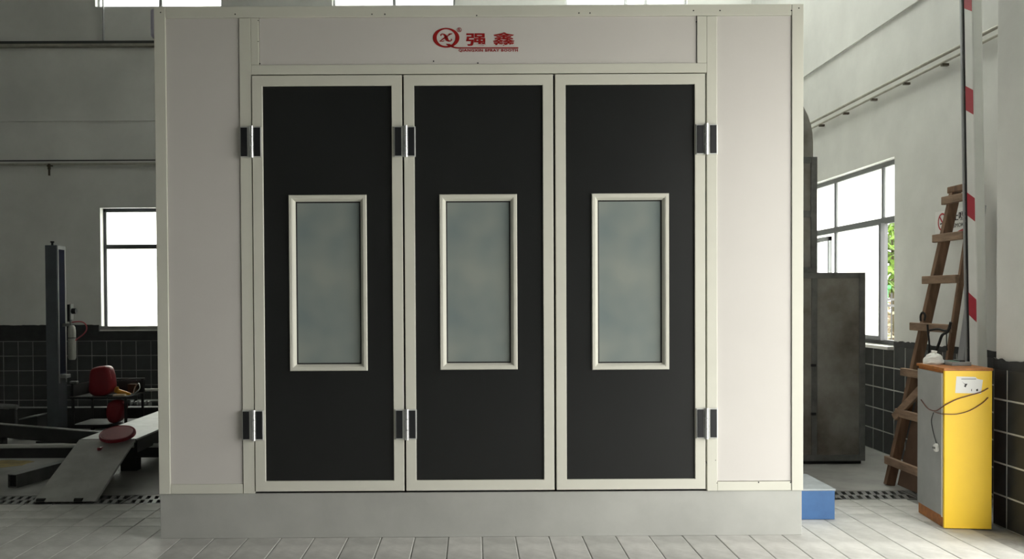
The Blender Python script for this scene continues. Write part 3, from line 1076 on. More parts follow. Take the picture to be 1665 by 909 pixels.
def obox(name, u0, u1, v0, v1, z0, z1, m_, par, bevel=0.003):
    mb_ = MB()
    mb_.add([cb_(u0, v0, z0), cb_(u1, v0, z0), cb_(u1, v1, z0), cb_(u0, v1, z0), cb_(u0, v0, z1), cb_(u1, v0, z1), cb_(u1, v1, z1), cb_(u0, v1, z1)],
            [(0, 3, 2, 1), (4, 5, 6, 7), (0, 1, 5, 4), (1, 2, 6, 5), (2, 3, 7, 6), (3, 0, 4, 7)])
    return mb_.build(name, m_, par, bevel=bevel)


obox('cabinet_front', 0.0, CWd, 0.0, 0.02, 0.004, CH - 0.008, 'yellow', bg_)
obox('cabinet_core', 0.008, CWd, 0.02, CDp, 0.0, CH - 0.012, 'orange', bg_)
obox('cabinet_top', -0.006, CWd + 0.004, -0.004, CDp + 0.004, CH - 0.012, CH + 0.006, 'orange', bg_)
obox('side_door', -0.002, 0.010, 0.035, CDp - 0.006, 0.075, CH - 0.03, 'greydoor', bg_)
obox('door_seal', -0.004, 0.010, 0.024, 0.036, 0.07, CH - 0.03, 'white', bg_, 0.001)
# sticker with its scuffed mark
sk = []
for (px, py) in ((1553, 639), (1595, 640), (1598, 618), (1589, 616), (1586, 613), (1555, 612)):
    d = FWD + RGT * ((px - PX0) / F_PX) - UPV * ((py - PY0) / F_PX)
    nrm = -uy
    t_ = (A - CAM).dot(nrm) / d.dot(nrm)
    sk.append(CAM + d * t_)


def front_pt(px, py, lift=0.0):
    d = FWD + RGT * ((px - PX0) / F_PX) - UPV * ((py - PY0) / F_PX)
    t_ = (A - CAM).dot(uy) / d.dot(uy)
    return CAM + d * t_ - uy * lift


st_ = MB().prism([p - uy * 0.0002 for p in sk], -uy * 0.0012).build('sticker', 'paper', bg_)
ik = MB()
for poly in (((1564, 620), (1568, 624), (1573, 624), (1571, 627), (1570, 630), (1567, 628), (1569, 626)),):
    ik.prism([front_pt(*p, 0.0015) for p in poly], -uy * 0.0006)
for (a, b_) in ((1579, 1580), (1587, 1590)):
    ik.prism([front_pt(a, 636, 0.0015), front_pt(b_, 636, 0.0015), front_pt(b_, 632, 0.0015), front_pt(a, 633, 0.0015)], -uy * 0.0006)
ik.build('sticker_print', 'ink', st_)
MB().prism([front_pt(*p, 0.0015) for p in ((1563, 617), (1587, 617), (1587, 615.6), (1563, 615.6))], -uy * 0.0006).build('sticker_print', 'inkgrey', st_)
# boom at the rear of the cabinet
BYc = 0.66
b0p, b1p = at(1589.5, 590, Y=BYc - 0.05), at(1606, 590, Y=BYc - 0.05)
lean = math.tan(math.radians(-1.1))
bw = b1p.x - b0p.x
bz0, bz1 = 0.80, 5.0


def boom_pt(u, v, z):                 # u across 0..1, v depth 0..0.1
    return Vector((b0p.x + u * bw + (z - b0p.z) * lean, BYc - 0.05 + v, z))


def boom_slab(name, u0, u1, v0, v1, z0, z1, m_, par, bevel=0.0, dz_=0.0):
    """dz_ lifts the far edge: a slanted stripe"""
    q = MB()
    q.add([boom_pt(u0, v0, z0), boom_pt(u1, v0, z0), boom_pt(u1, v1, z0 + dz_), boom_pt(u0, v1, z0 + dz_),
           boom_pt(u0, v0, z1), boom_pt(u1, v0, z1), boom_pt(u1, v1, z1 + dz_), boom_pt(u0, v1, z1 + dz_)],
          [(0, 3, 2, 1), (4, 5, 6, 7), (0, 1, 5, 4), (1, 2, 6, 5), (2, 3, 7, 6), (3, 0, 4, 7)])
    return q.build(name, m_, par, bevel=bevel)


boom = boom_slab('boom', 0, 1, 0.0, 0.10, bz0, bz1, 'boomwhite', bg_, 0.008)
boom_slab('rubber_edge', 0.0, 0.8, 0.10, 0.122, bz0, bz1, 'rubber', bg_, 0.004)
boom_slab('edge_trim', -0.12, -0.02, 0.118, 0.137, bz0, bz1, 'alu', bg_)
for (pya, pyb) in ((-28, 18), (146, 186), (322, 360), (487, 524), (-190, -150)):
    za, zb_ = at(1588, pyb, Y=BYc - 0.05).z, at(1588, pya, Y=BYc - 0.05).z
    boom_slab('red_stripe', -0.018, 0.0, 0.004, 0.094, za, zb_, 'boomred', boom, 0.0, 0.05)
mh = MB()
p = boom_pt(0.5, 0.03, 0.9)
q_ = cb_(CWd * 0.8, CDp - 0.02, 0.9)
mh.cyl(q_, (p.x, p.y + 0.0, 0.9), 0.045, 16)
mh.build('boom_hub', 'darksteel', bg_, smooth=True)
place(bg_, cb_(CWd / 2, CDp / 2, 0))

# wires wrapped round the cabinet and the plug hanging on its side


def side_pt(px, py, lift=0.006):
    d = FWD + RGT * ((px - PX0) / F_PX) - UPV * ((py - PY0) / F_PX)
    t_ = (A - CAM).dot(ux) / d.dot(ux)
    return CAM + d * t_ - ux * lift


def smooth_pts(pts, k=5):
    out_ = []
    n_ = len(pts)
    for i in range(n_ - 1):
        p0, p1_, p2_, p3 = pts[max(i - 1, 0)], pts[i], pts[i + 1], pts[min(i + 2, n_ - 1)]
        for j in range(k):
            t_ = j / k
            out_.append(0.5 * ((2 * p1_) + (p2_ - p0) * t_ + (2 * p0 - 5 * p1_ + 4 * p2_ - p3) * t_ ** 2 + (3 * p1_ - p0 - 3 * p2_ + p3) * t_ ** 3))
    out_.append(pts[-1])
    return out_


wr1 = [side_pt(1499, 650), side_pt(1510, 664), side_pt(1522, 668), side_pt(1532, 663), front_pt(1537, 658, 0.006), front_pt(1555, 649, 0.006), front_pt(1575, 643, 0.006), front_pt(1595, 637, 0.006), front_pt(1606, 631, 0.006)]
tag(MB().tube(smooth_pts(wr1), 0.0035, 6).build('loose_wire', 'wire', smooth=True), 'upper thin brown wire slung round the yellow cabinet below the sticker', 'wire')
wr2 = [side_pt(1522, 670, 0.01), side_pt(1531, 673), front_pt(1537, 673, 0.006), front_pt(1556, 673, 0.006), front_pt(1577, 667, 0.006), front_pt(1597, 655, 0.006), front_pt(1606, 646, 0.006)]
tag(MB().tube(smooth_pts(wr2), 0.003, 6).build('loose_wire', 'wire', smooth=True), 'lower thin brown wire sagging across the yellow cabinet front', 'wire')
t = thing('plug_adapter', 'small white plug hanging on a thin lead down the grey cabinet side', 'plug')
MB().tube(smooth_pts([side_pt(1520, 671, 0.008), side_pt(1516, 684), side_pt(1519, 703), side_pt(1526, 722, 0.012)]), 0.0025, 6).build('lead', 'ink', t, smooth=True)
pc = side_pt(1526, 728, 0.004)
mb = MB()
mb.lathe([(0.010, 0.0), (0.026, 0.002), (0.028, 0.012), (0.024, 0.02)], pc, 20, tuple(-ux))
mb.build('plug_body', 'white', t, smooth=True)
for s in (-1, 1):
    q = pc - ux * 0.02 + uy * 0.008 * s
    MB().box(q.x - 0.012, q.x, q.y - 0.002, q.y + 0.002, q.z - 0.006, q.z + 0.006).build('plug_pin', 'steel', t)
place(t, tuple(pc))

# things on the cabinet top
t = thing('plastic_bag', 'crumpled white plastic bag on top of the yellow cabinet', 'bag')
rnd = random.Random(4)
mb = MB()
rows_ = []
for j in range(7):
    ring = []
    for k in range(14):
        a = 2 * math.pi * k / 14
        s = (1.0, 1.05, 1.0, 0.93, 0.84, 0.66, 0.3)[j] * rnd.uniform(0.92, 1.06)
        ring.append(cb_(0.07 + 0.062 * s * math.cos(a), CDp - 0.09 + 0.065 * s * math.sin(a), CH + 0.0062 + 0.075 * j / 6 * (1 if j == 0 else rnd.uniform(0.92, 1.05))))
    rows_.append(ring)
vs_ = [v for rg_ in rows_ for v in rg_]
fs_ = [(j * 14 + k, j * 14 + (k + 1) % 14, (j + 1) * 14 + (k + 1) % 14, (j + 1) * 14 + k) for j in range(6) for k in range(14)]
fs_ += [tuple(range(13, -1, -1)), tuple(6 * 14 + k for k in range(14))]
mb.add(vs_, fs_).build('bag_body', 'white', t)
mb = MB()
mb.tube([cb_(0.07, CDp - 0.09, CH + 0.075), cb_(0.072, CDp - 0.092, CH + 0.095)], [0.014, 0.02], 8)
mb.build('bag_neck', 'white', t)
place(t, cb_(0.07, CDp - 0.09, CH + 0.006))
t = thing('parts_tray', 'flat clear tray with green and black odds on the yellow cabinet', 'tray')
obox('tray_base', 0.12, 0.24, 0.18, 0.36, CH + 0.0062, CH + 0.012, 'lidgrey', t, 0.001)
for (a, b_, c_, d_) in ((0.12, 0.124, 0.18, 0.36), (0.236, 0.24, 0.18, 0.36), (0.124, 0.236, 0.18, 0.184), (0.124, 0.236, 0.356, 0.36)):
    obox('tray_wall', a, b_, c_, d_, CH + 0.012, CH + 0.032, 'lidgrey', t, 0.001)
obox('green_part', 0.135, 0.18, 0.2, 0.30, CH + 0.012, CH + 0.034, 'greenish', t, 0.006)
obox('black_part', 0.185, 0.22, 0.22, 0.33, CH + 0.012, CH + 0.040, 'black', t, 0.006)
place(t, cb_(0.18, 0.27, CH + 0.006))

# --- wooden ladder leaning on the right wall
ld = thing('wooden_ladder', 'old brown wooden ladder leaning on the white right wall by the sign', 'ladder')
fA, fB = Vector((3.272, 1.40, 0.0)), Vector((3.772, 1.375, 2.30))
nA, nB = Vector((3.272, 0.83, 0.0)), Vector((3.772, 1.115, 2.30))


def rail_pt(a, b, z):
    return a + (b - a) * (z / b.z)


MB().beam(fA, fB, 0.052, 0.07, side=(0, 1, 0)).build('side_rail', 'wood', ld, bevel=0.004)
MB().beam(nA, nB, 0.030, 0.042, side=(0, 1, 0)).build('side_rail', 'wood', ld, bevel=0.004)
for (z, ext) in ((0.185, 0.03), (0.56, 0.03), (0.875, 0.09), (1.235, 0.105), (1.60, 0.075), (1.925, 0.06), (2.22, 0.05)):
    a, b_ = rail_pt(fA, fB, z), rail_pt(nA, nB, z)
    d = (a - b_).normalized()
    MB().beam(a + d * ext + Vector((-0.052, 0, 0.012)), b_ - d * 0.05 + Vector((-0.052, 0, 0.012)), 0.062, 0.032, side=(0, 0, 1)).build('rung', 'wood2', ld, bevel=0.005)
MB().beam(rail_pt(fA, fB, 2.315) + Vector((-0.005, 0.05, 0)), rail_pt(nA, nB, 2.315) + Vector((-0.005, -0.03, 0)), 0.05, 0.075, side=(0, 0, 1)).build('top_block', 'wood', ld, bevel=0.006)
MB().beam(rail_pt(fA, fB, 0.50) + Vector((-0.055, 0.035, 0.03)), rail_pt(nA, nB, 0.95) + Vector((-0.055, 0, 0)), 0.06, 0.028, side=(0, 0, 1)).build('diagonal_brace', 'wood2', ld, bevel=0.004)
place(ld, (3.27, 1.1, 0))

pb = MB()
p1, p2 = at(1462, 787, Z=0), at(1480, 800, Z=0)
pb.beam((3.400, 1.365, 0.352), (3.400, 0.66, 0.352), 0.70, 0.014, side=(0.2125, 0, 0.977))
tag(pb.build('plywood_board', 'ply', bevel=0.002), 'dark brown board leaning behind the foot of the wooden ladder', 'board')

gp = MB()
q1 = at(1562, 596, X=3.52)
q2 = at(1583, 440, X=3.68)
dq = (q2 - q1)
base = q1 - dq * (q1.z / dq.z)
topq = q1 + dq * ((2.15 - q1.z) / dq.z)
gp.beam((base.x, base.y, 0.012), topq, 0.075, 0.02, side=(0, 1, 0))
tag(gp.build('grey_batten', 'alu', bevel=0.003), 'flat grey batten leaning on the wall between ladder and boom', 'batten')

# cable draped over a rung
ra, rb = rail_pt(fA, fB, 1.235), rail_pt(nA, nB, 1.235)
fz = ra.x - 0.09


def lp_(px, py, dx=0.0):
    return at(px, py, X=fz + dx)


t = thing('black_cable', 'black cable looped and knotted over a ladder rung above the cabinet', 'cable')
MB().tube(smooth_pts([lp_(1497, 522), lp_(1497, 513), lp_(1500.5, 508), lp_(1504, 513), lp_(1503, 521)]), 0.008, 8).build('cable_loop', 'rubber', t, smooth=True)
MB().tube(smooth_pts([lp_(1508, 528), lp_(1509, 540), lp_(1511, 560), lp_(1510, 580), lp_(1509, 598)]), 0.007, 8).build('cable_drop', 'rubber', t, smooth=True)
MB().tube(smooth_pts([lp_(1546, 524), lp_(1541, 539), lp_(1532, 545), lp_(1527, 558), lp_(1521, 576), lp_(1521, 598)]), 0.010, 8).build('cable_drop', 'rubber', t, smooth=True)
MB().tube(smooth_pts([lp_(1512, 537), lp_(1525, 535), lp_(1538, 538), lp_(1545, 533)]), 0.008, 8).build('cable_knot', 'rubber', t, smooth=True)
MB().tube(smooth_pts([lp_(1539, 540), lp_(1539, 555), lp_(1540, 570)]), 0.004, 6).build('cable_end', 'rubber', t, smooth=True)
place(t, tuple(lp_(1515, 530)))

# --- no-smoking sign
sg = thing('no_smoking_sign', 'white no-smoking sign on the right wall half hidden behind the ladder', 'sign')
sx = XW - 0.006
sy1, sy0 = at(1520.5, 370, X=sx).y, at(1596, 370, X=sx).y
sz0, sz1 = at(1521, 394, X=sx).z, at(1521, 345.5, X=sx).z
MB().box(sx, XW, sy0, sy1, sz0, sz1).build('sign_board', 'paper', sg, bevel=0.001)


def sp(px, py, lift=0.001):
    return at(px, py, X=sx - lift)


so = (-0.001, 0, 0)
ring = MB()
c_ = sp(1532, 361)
ry = abs(sp(1525, 361).y - sp(1539, 361).y) / 2
rz_ = abs(sp(1532, 346.5).z - sp(1532, 375.5).z) / 2
rr = (ry + rz_) / 2
for k in range(36):
    a, b_ = 2 * math.pi * k / 36, 2 * math.pi * (k + 1) / 36
    ring.prism([(c_.x, c_.y + ry * f_ * math.cos(q), c_.z + rz_ * f_ * math.sin(q)) for f_, q in ((1, a), (1, b_), (0.8, b_), (0.8, a))], so)
ring.prism([(c_.x, c_.y + ry * a, c_.z + rz_ * b_) for a, b_ in ((0.68, 0.58), (0.52, 0.70), (-0.66, -0.56), (-0.52, -0.72))], so)
ring.build('prohibition_ring', 'signred', sg)
cg = MB()
cg.prism([(c_.x, c_.y + ry * a, c_.z + rz_ * b_) for a, b_ in ((0.5, -0.28), (-0.5, -0.2), (-0.5, -0.06), (0.5, -0.14))], (-0.0006, 0, 0))
cg.build('cigarette_mark', 'ink', sg)


def sign_text(name, body, y_a, y_b, z0, z1, bold):
    lettering(name, body, (sx, y_a, z0), (sx, y_b, z0), (0, 0, z1 - z0), (-1, 0, 0), 'ink', sg, bold)


ya, yb_ = sp(1539, 356).y, sp(1578.5, 345).y
zt0, zt1 = sp(1565, 357.5).z, sp(1565, 343).z
sign_text('sign_characters', '禁止吸烟', ya, yb_, zt0, zt1, 0.02)
sign_text('sign_caption', 'NO SMOKING', ya, yb_, sp(1565, 368).z, sp(1565, 361.5).z, 0.0)
sign_text('sign_small_print', '禁止吸烟', sp(1523, 386).y, sp(1533, 386).y, sp(1527, 388).z, sp(1527, 383).z, 0.01)
wv = MB()
prev = None
for k in range(13):
    t_ = k / 12
    y = sy1 - 0.16 + (sy0 - (sy1 - 0.16)) * t_
    top_ = sz0 + 0.012 + 0.085 * math.sin(t_ * math.pi * 0.62)
    if prev:
        wv.prism([(sx - 0.0006, prev[0], sz0 + 0.004), (sx - 0.0006, y, sz0 + 0.004), (sx - 0.0006, y, top_), (sx - 0.0006, prev[0], prev[1])], so)
    prev = (y, top_)
wv.build('red_wave', 'signred', sg)
MB().box(sx - 0.0016, sx - 0.0004, sy1 - 0.05, sy1 - 0.015, sz0 + 0.005, sz0 + 0.028).build('red_mark', 'signred', sg)
place(sg, (sx, (sy0 + sy1) / 2, (sz0 + sz1) / 2))

# ================================================================== LEFT SIDE
# --- car lift: runway, ramp, cross beam, post
lf = thing('car_lift', 'grey steel car lift with checker-plate ramp, runway, crossbeam and slotted post', 'car lift')
RX0, RX1 = -3.235, -2.775
RZ = 0.345
RY0, RY1 = 0.955, 1.72
rp = MB()
rp.prism([(RX0, RY0, 0.012), (RX0, RY1, RZ), (RX0, RY1, RZ - 0.022), (RX0, RY0 + 0.03, 0.0)], (RX1 - RX0, 0, 0))
ramp = rp.build('ramp', 'plate', lf, bevel=0.003)
for s in (0.12, 0.72):
    xx = RX0 + (RX1 - RX0) * s
    MB().cyl((xx - 0.03, RY0 + 0.02, 0.017), (xx + 0.03, RY0 + 0.02, 0.017), 0.017, 12).build('ramp_roller', 'darksteel', ramp)
rn = MB().box(RX0, RX1, RY1 + 0.02, 5.9, RZ - 0.016, RZ)
rn.build('runway_plate', 'lifttop', lf, bevel=0.002)
MB().box(RX0 + 0.004, RX0 + 0.03, RY1 + 0.05, 5.9, RZ - 0.12, RZ - 0.017).build('runway_web', 'darksteel', lf)
MB().box(RX1 - 0.03, RX1 - 0.004, RY1 + 0.05, 5.9, RZ - 0.12, RZ - 0.017).build('runway_web', 'darksteel', lf)
MB().box(-6.6, -3.28, 4.64, 4.78, 0.0, 0.24).build('dark_filler_beam', 'darksteel', lf, bevel=0.006)  # added dark bar, stands in for the shade along the back floor
MB().cyl((RX0, RY1 + 0.01, RZ - 0.022), (RX1, RY1 + 0.01, RZ - 0.022), 0.012, 10).build('ramp_hinge', 'steel', lf)
cy0 = at(60, 726, Z=0.22).y
MB().box(-6.2, -2.2, cy0, cy0 + 0.12, 0.118, 0.205).build('crossbeam', 'darksteel', lf, bevel=0.004)
MB().cyl((-6.2, cy0 + 0.01, 0.222), (-2.2, cy0 + 0.01, 0.222), 0.019, 14).build('crossbeam_lip', 'white', lf, smooth=True)
for xx in (-5.9, -3.0):
    MB().box(xx - 0.07, xx + 0.07, cy0 + 0.01, cy0 + 0.11, 0.0, 0.118).build('crossbeam_foot', 'darksteel', lf)
for (xx, yy) in ((-2.9, 3.2), (-2.9, 5.4), (-3.12, 3.2), (-3.12, 5.4)):
    MB().box(xx - 0.05, xx + 0.05, yy, yy + 0.1, 0.0, RZ - 0.12).build('runway_foot', 'darksteel', lf)
PYf = 3.72
px0, px1 = at(74, 500, Y=PYf).x, at(93, 500, Y=PYf).x
pzt = at(84, 398.5, Y=PYf).z
PDp = 0.20
ps = MB().box(px0, px1, PYf, PYf + PDp, 0, pzt)
post = ps.build('post', 'lift', lf, bevel=0.005)
zs1, zs0 = at(100, 406, Y=PYf + 0.1).z, at(100, 607, Y=PYf + 0.1).z
MB().box(px1 + 0.0005, px1 + 0.005, PYf + 0.032, PYf + PDp - 0.034, zs0, zs1).build('latch_slot', 'navy', post)
for yy in (PYf + 0.012, PYf + PDp - 0.034):
    MB().box(px1, px1 + 0.0065, yy, yy + 0.02, zs0 - 0.1, pzt - 0.005).build('slot_flange', 'lifttop', post)
MB().box(px1, px1 + 0.0065, PYf + 0.032, PYf + PDp - 0.034, zs1, pzt - 0.005).build('slot_cap', 'lifttop', post)
MB().box(px1 - 0.01, px1 + 0.06, PYf + 0.05, PYf + 0.16, zs0 - 0.05, zs0 - 0.012).build('slot_stop', 'lifttop', post, bevel=0.004)
kb = MB()
kx = at(85, 398, Y=PYf + 0.08).x
kb.cyl((kx, PYf + 0.08, pzt - 0.005), (kx, PYf + 0.08, pzt + 0.03), 0.012, 10)
kb.cyl((kx, PYf + 0.08, pzt + 0.03), (kx, PYf + 0.08, pzt + 0.045), 0.02, 10)
kb.build('cable_stud', 'darksteel', post)
MB().box(px0 - 0.08, px1 + 0.08, PYf - 0.08, PYf + PDp + 0.08, 0.0, 0.015).build('base_plate', 'darksteel', post)
place(lf, (-3.0, 2.5, 0))

# red lid lying on the top of the ramp
t = thing('red_bucket_lid', 'round red plastic lid lying at the top of the ramp', 'lid')
lc = at(191.5, 704, Z=RZ + 0.03)
lc = Vector((at(191.5, 704, Y=1.70).x, 1.70, at(191.5, 704, Y=1.70).z))
# lean with the ramp: keep it resting on the ramp head
sl = math.atan2(RZ - 0.012, RY1 - RY0)
nl = Vector((0.02, -math.sin(sl * 0.75), math.cos(sl * 0.75))).normalized()
Rl = 0.142
top_pt = Vector((at(191.5, 704, Y=1.72).x, 1.72, RZ + 0.030))
MB().lathe([(Rl - 0.012, 0.0), (Rl, 0.004), (Rl, 0.022), (Rl - 0.006, 0.028), (Rl - 0.014, 0.024)], top_pt, 40, tuple(nl)).build('lid_rim', 'redrim', t, smooth=True)
MB().lathe([(Rl - 0.018, 0.0225), (Rl - 0.020, 0.0265), (0.02, 0.0268)], top_pt, 40, tuple(nl)).build('lid_top', 'redlid', t, smooth=True)
tb_ = MB().box(top_pt.x - 0.10, top_pt.x - 0.075, top_pt.y - 0.165, top_pt.y - 0.105, top_pt.z - 0.095, top_pt.z - 0.07)
tb_.build('pull_tab', 'redrim', t, bevel=0.004)
place(t, tuple(top_pt))

# rectangular tube lying on the floor by the ramp
e0 = at(14, 793, Z=0)
e1 = at(118, 764, Z=0)
t = thing('steel_tube', 'grey rectangular steel tube with open end on the floor left of the ramp', 'steel tube')
dirv = (e1 - e0).normalized()
e0c, e1c = e0 + Vector((0.03, 0, 0)), e0 + dirv * 1.05 + Vector((0.03, 0, 0))
sd = Vector((dirv.y, -dirv.x, 0))
hh, ww, th = 0.105, 0.085, 0.006
for (s, z0, z1, nm) in ((ww / 2 - th / 2, 0.0, hh, 'tube_wall'), (-ww / 2 + th / 2, 0.0, hh, 'tube_wall')):
    MB().beam(e0c + sd * s + Vector((0, 0, hh / 2)), e1c + sd * s + Vector((0, 0, hh / 2)), hh, th, side=(0, 0, 1)).build(nm, 'steel', t)
for z in (th / 2, hh - th / 2):
    MB().beam(e0c + Vector((0, 0, z)), e1c + Vector((0, 0, z)), th, ww - 2 * th, side=(0, 0, 1)).build('tube_wall', 'lifttop' if z > 0.05 else 'steel', t)
MB().beam(e0c + dirv * 0.02 + Vector((0, 0, hh / 2)), e0c + dirv * 0.03 + Vector((0, 0, hh / 2)), hh - 2 * th, ww - 2 * th, side=(0, 0, 1)).build('bore_shade', 'seam', t)  # black sheet painting the darkness inside the open end
place(t, tuple(e0))

# dark beam lying askew behind the crossbeam
t = thing('dark_beam', 'long dark steel beam lying askew on the floor behind the crossbeam', 'beam')
a, b_ = at(-25, 687, Z=0.22), at(165, 702, Z=0.22)
dv = (b_ - a).normalized()
MB().beam((a.x, a.y, 0.15), (b_.x, b_.y, 0.15), 0.13, 0.07, side=(0, 0, 1)).build('beam_web', 'darksteel', t, bevel=0.004)
MB().beam((a.x, a.y, 0.2185), (b_.x, b_.y, 0.2185), 0.007, 0.075, side=(0, 0, 1)).build('beam_flange', 'steel', t)
for f_ in (0.12, 0.9):
    q = a.lerp(b_, f_)
    MB().box(q.x - 0.07, q.x + 0.07, q.y - 0.05, q.y + 0.05, 0, 0.085).build('support_block', 'darksteel', t)
place(t, ((a.x + b_.x) / 2, (a.y + b_.y) / 2, 0))
# wedge and bar behind that beam
t = thing('wheel_chock', 'grey wedge shaped wheel chock behind the askew dark beam', 'wheel chock')
wy = 3.95
wa, wb_ = at(31, 686, Y=wy), at(60, 677, Y=wy)
MB().prism([(wa.x, wy, 0.0), (wb_.x, wy, 0.0), (wb_.x, wy, wb_.z), (wa.x, wy, wa.z + 0.02)], (0, 0.22, 0)).build('wedge', 'darksteel', t, bevel=0.006)
MB().prism([(wa.x, wy - 0.004, wa.z + 0.021), (wb_.x, wy - 0.004, wb_.z + 0.001), (wb_.x, wy - 0.004, wb_.z + 0.013), (wa.x, wy - 0.004, wa.z + 0.033)], (0, 0.228, 0)).build('tread', 'lifttop', t)
place(t, ((wa.x + wb_.x) / 2, wy + 0.1, 0))
t = thing('spare_tube', 'thin dark tube resting low at the edge beside the wheel chock', 'tube')
ta, tb2 = at(-15, 676, Y=4.25), at(28, 679, Y=4.25)
MB().cyl((ta.x, 4.25, 0.32), (tb2.x, 4.25, 0.30), 0.03, 12).build('tube_body', 'steel', t, smooth=True)
for f_ in (0.15, 0.85):
    xx = ta.x + (tb2.x - ta.x) * f_
    MB().box(xx - 0.03, xx + 0.03, 4.22, 4.28, 0, 0.285).build('stand_leg', 'darksteel', t)
place(t, (ta.x, 4.25, 0))

# --- air filter on the lift post
af = thing('air_filter', 'cloudy air filter bowl with black valve and red hose on the lift post', 'air filter')
ay = PYf + 0.10
ax = at(117, 555, Y=ay).x
ztop, zbot = at(117, 529, Y=ay).z, at(117, 585, Y=ay).z
MB().box(px1 + 0.012, ax, ay - 0.012, ay + 0.012, ztop - 0.01, ztop + 0.02).build('bracket', 'lifttop', af)
MB().lathe([(0.030, 0.0), (0.039, 0.02), (0.039, ztop - zbot - 0.06), (0.034, ztop - zbot - 0.02), (0.022, ztop - zbot)], (ax, ay, zbot), 20).build('bowl', 'bowl', af, smooth=True)
MB().lathe([(0.041, 0.0), (0.041, 0.012)], (ax, ay, zbot + (ztop - zbot) * 0.62), 20).build('bowl_ring', 'steel', af, smooth=True)
v0, v1 = at(113, 523, Y=ay).z, at(113, 495, Y=ay).z
MB().box(ax - 0.035, ax - 0.005, ay - 0.03, ay + 0.03, v0, v1).build('valve_block', 'black', af, bevel=0.004)
MB().box(ax - 0.005, ax + 0.006, ay - 0.03, ay + 0.03, v0 + 0.02, v1 + 0.006).build('valve_plate', 'lifttop', af)
MB().cyl((ax + 0.006, ay, (v0 + v1) / 2 + 0.02), (ax + 0.05, ay, (v0 + v1) / 2 + 0.02), 0.03, 16).build('valve_knob', 'black', af, smooth=True)
MB().cyl((ax - 0.005, ay, ztop - 0.004), (ax - 0.012, ay, v0 + 0.01), 0.014, 10).build('valve_neck', 'steel', af)
hp = lambda px, py: at(px, py, Y=ay)
MB().tube(smooth_pts([hp(117, 524), hp(126, 523), hp(135, 524), hp(140.5, 530), hp(140, 538), hp(134, 545), hp(127, 550), hp(120, 555)]), 0.007, 8).build('hose', 'hose', af, smooth=True)
place(af, (ax, ay, zbot))

# --- tool trolley with the red things
tt = thing('tool_trolley', 'low dark tool trolley with a tray beside the lift post', 'trolley')
ty0, ty1 = 3.98, 4.5
tz = at(160, 646, Y=ty0).z
tx0, tx1 = at(114, 646, Y=ty0).x, at(206, 646, Y=ty0).x
MB().box(tx0, tx1, ty0, ty1, tz - 0.015, tz).build('tray', 'darksteel', tt, bevel=0.003)
for (a, b_, c_, d_) in ((tx0, tx1, ty1 - 0.008, ty1), (tx0, tx0 + 0.008, ty0, ty1 - 0.008)):
    MB().box(a, b_, c_, d_, tz, tz + 0.13).build('tray_side', 'darksteel', tt)
MB().cyl((tx0, ty0, tz + 0.004), (tx1, ty0, tz + 0.004), 0.006, 8).build('tray_edge', 'steel', tt, smooth=True)
MB().cyl((tx0, ty1, tz + 0.15), (tx1, ty1, tz + 0.15), 0.012, 8).build('rear_rail', 'steel', tt, smooth=True)
for (xx, yy, hz) in ((tx0 + 0.02, ty0 + 0.02, tz + 0.15), (tx1 - 0.02, ty0 + 0.02, tz - 0.01), (tx0 + 0.02, ty1 - 0.02, tz + 0.15), (tx1 - 0.02, ty1 - 0.02, tz + 0.15)):
    MB().box(xx - 0.012, xx + 0.012, yy - 0.012, yy + 0.012, 0.05, hz).build('leg', 'darksteel', tt)
    wl = MB()
    wl.cyl((xx - 0.012, yy, 0.03), (xx + 0.012, yy, 0.03), 0.03, 14)
    wl.build('caster', 'rubber', tt, smooth=True)
MB().box(tx0 - 0.005, tx0 + 0.075, ty0 - 0.005, ty0 + 0.05, tz + 0.15, tz + 0.175).build('post_cap', 'steel', tt, bevel=0.006)
MB().box(tx0 + 0.01, tx1 - 0.01, ty0 + 0.02, ty1 - 0.02, 0.12, 0.135).build('lower_shelf', 'darksteel', tt)
# wire loop handle at the right end
hl = MB()
hx = tx1
hl.tube(smooth_pts([Vector((hx - 0.02, ty0 + 0.02, tz)), Vector((hx + 0.06, ty0 + 0.05, tz + 0.03)), Vector((hx + 0.10, ty0 + 0.1, tz + 0.08)), Vector((hx + 0.08, ty0 + 0.14, tz + 0.13)), Vector((hx + 0.02, ty0 + 0.2, tz + 0.10)), Vector((hx - 0.01, ty0 + 0.2, tz + 0.01))]), 0.007, 8)
hl.build('wire_handle', 'chrome', tt, smooth=True)
place(tt, ((tx0 + tx1) / 2, (ty0 + ty1) / 2, 0))


def blob(name, label, cat, px_pts, y, depth, m_):
    """a soft upright sack: front outline from the photo, inflated front and back"""
    t_ = thing(name, label, cat)
    pts_ = [at(px, py, Y=y) for px, py in px_pts]
    c = sum(pts_, Vector()) / len(pts_)
    mb_ = MB()
    n_ = len(pts_)
    layers = [(-0.5, 0.72), (-0.38, 0.93), (0, 1.0), (0.38, 0.93), (0.5, 0.72)]
    vs2, fs2 = [], []
    for dy, s in layers:
        for p_ in pts_:
            q2_ = c + (p_ - c) * s
            vs2.append((q2_.x, y + depth / 2 + dy * depth, p_.z if abs(p_.z - min(v_.z for v_ in pts_)) < 0.01 else q2_.z))
    for i in range(len(layers) - 1):
        for k_ in range(n_):
            fs2.append((i * n_ + k_, i * n_ + (k_ + 1) % n_, (i + 1) * n_ + (k_ + 1) % n_, (i + 1) * n_ + k_))
    fs2.append(tuple(range(n_ - 1, -1, -1)))
    fs2.append(tuple((len(layers) - 1) * n_ + k_ for k_ in range(n_)))
    mb_.add(vs2, fs2)
    o = mb_.build('body', m_, t_, smooth=False)
    sb = o.modifiers.new('soften', 'SUBSURF')
    sb.levels = sb.render_levels = 2
    o.data.polygons.foreach_set('use_smooth', [True] * len(o.data.polygons))
    zmin = min(v_[2] for v_ in vs2)
    return t_, c, zmin


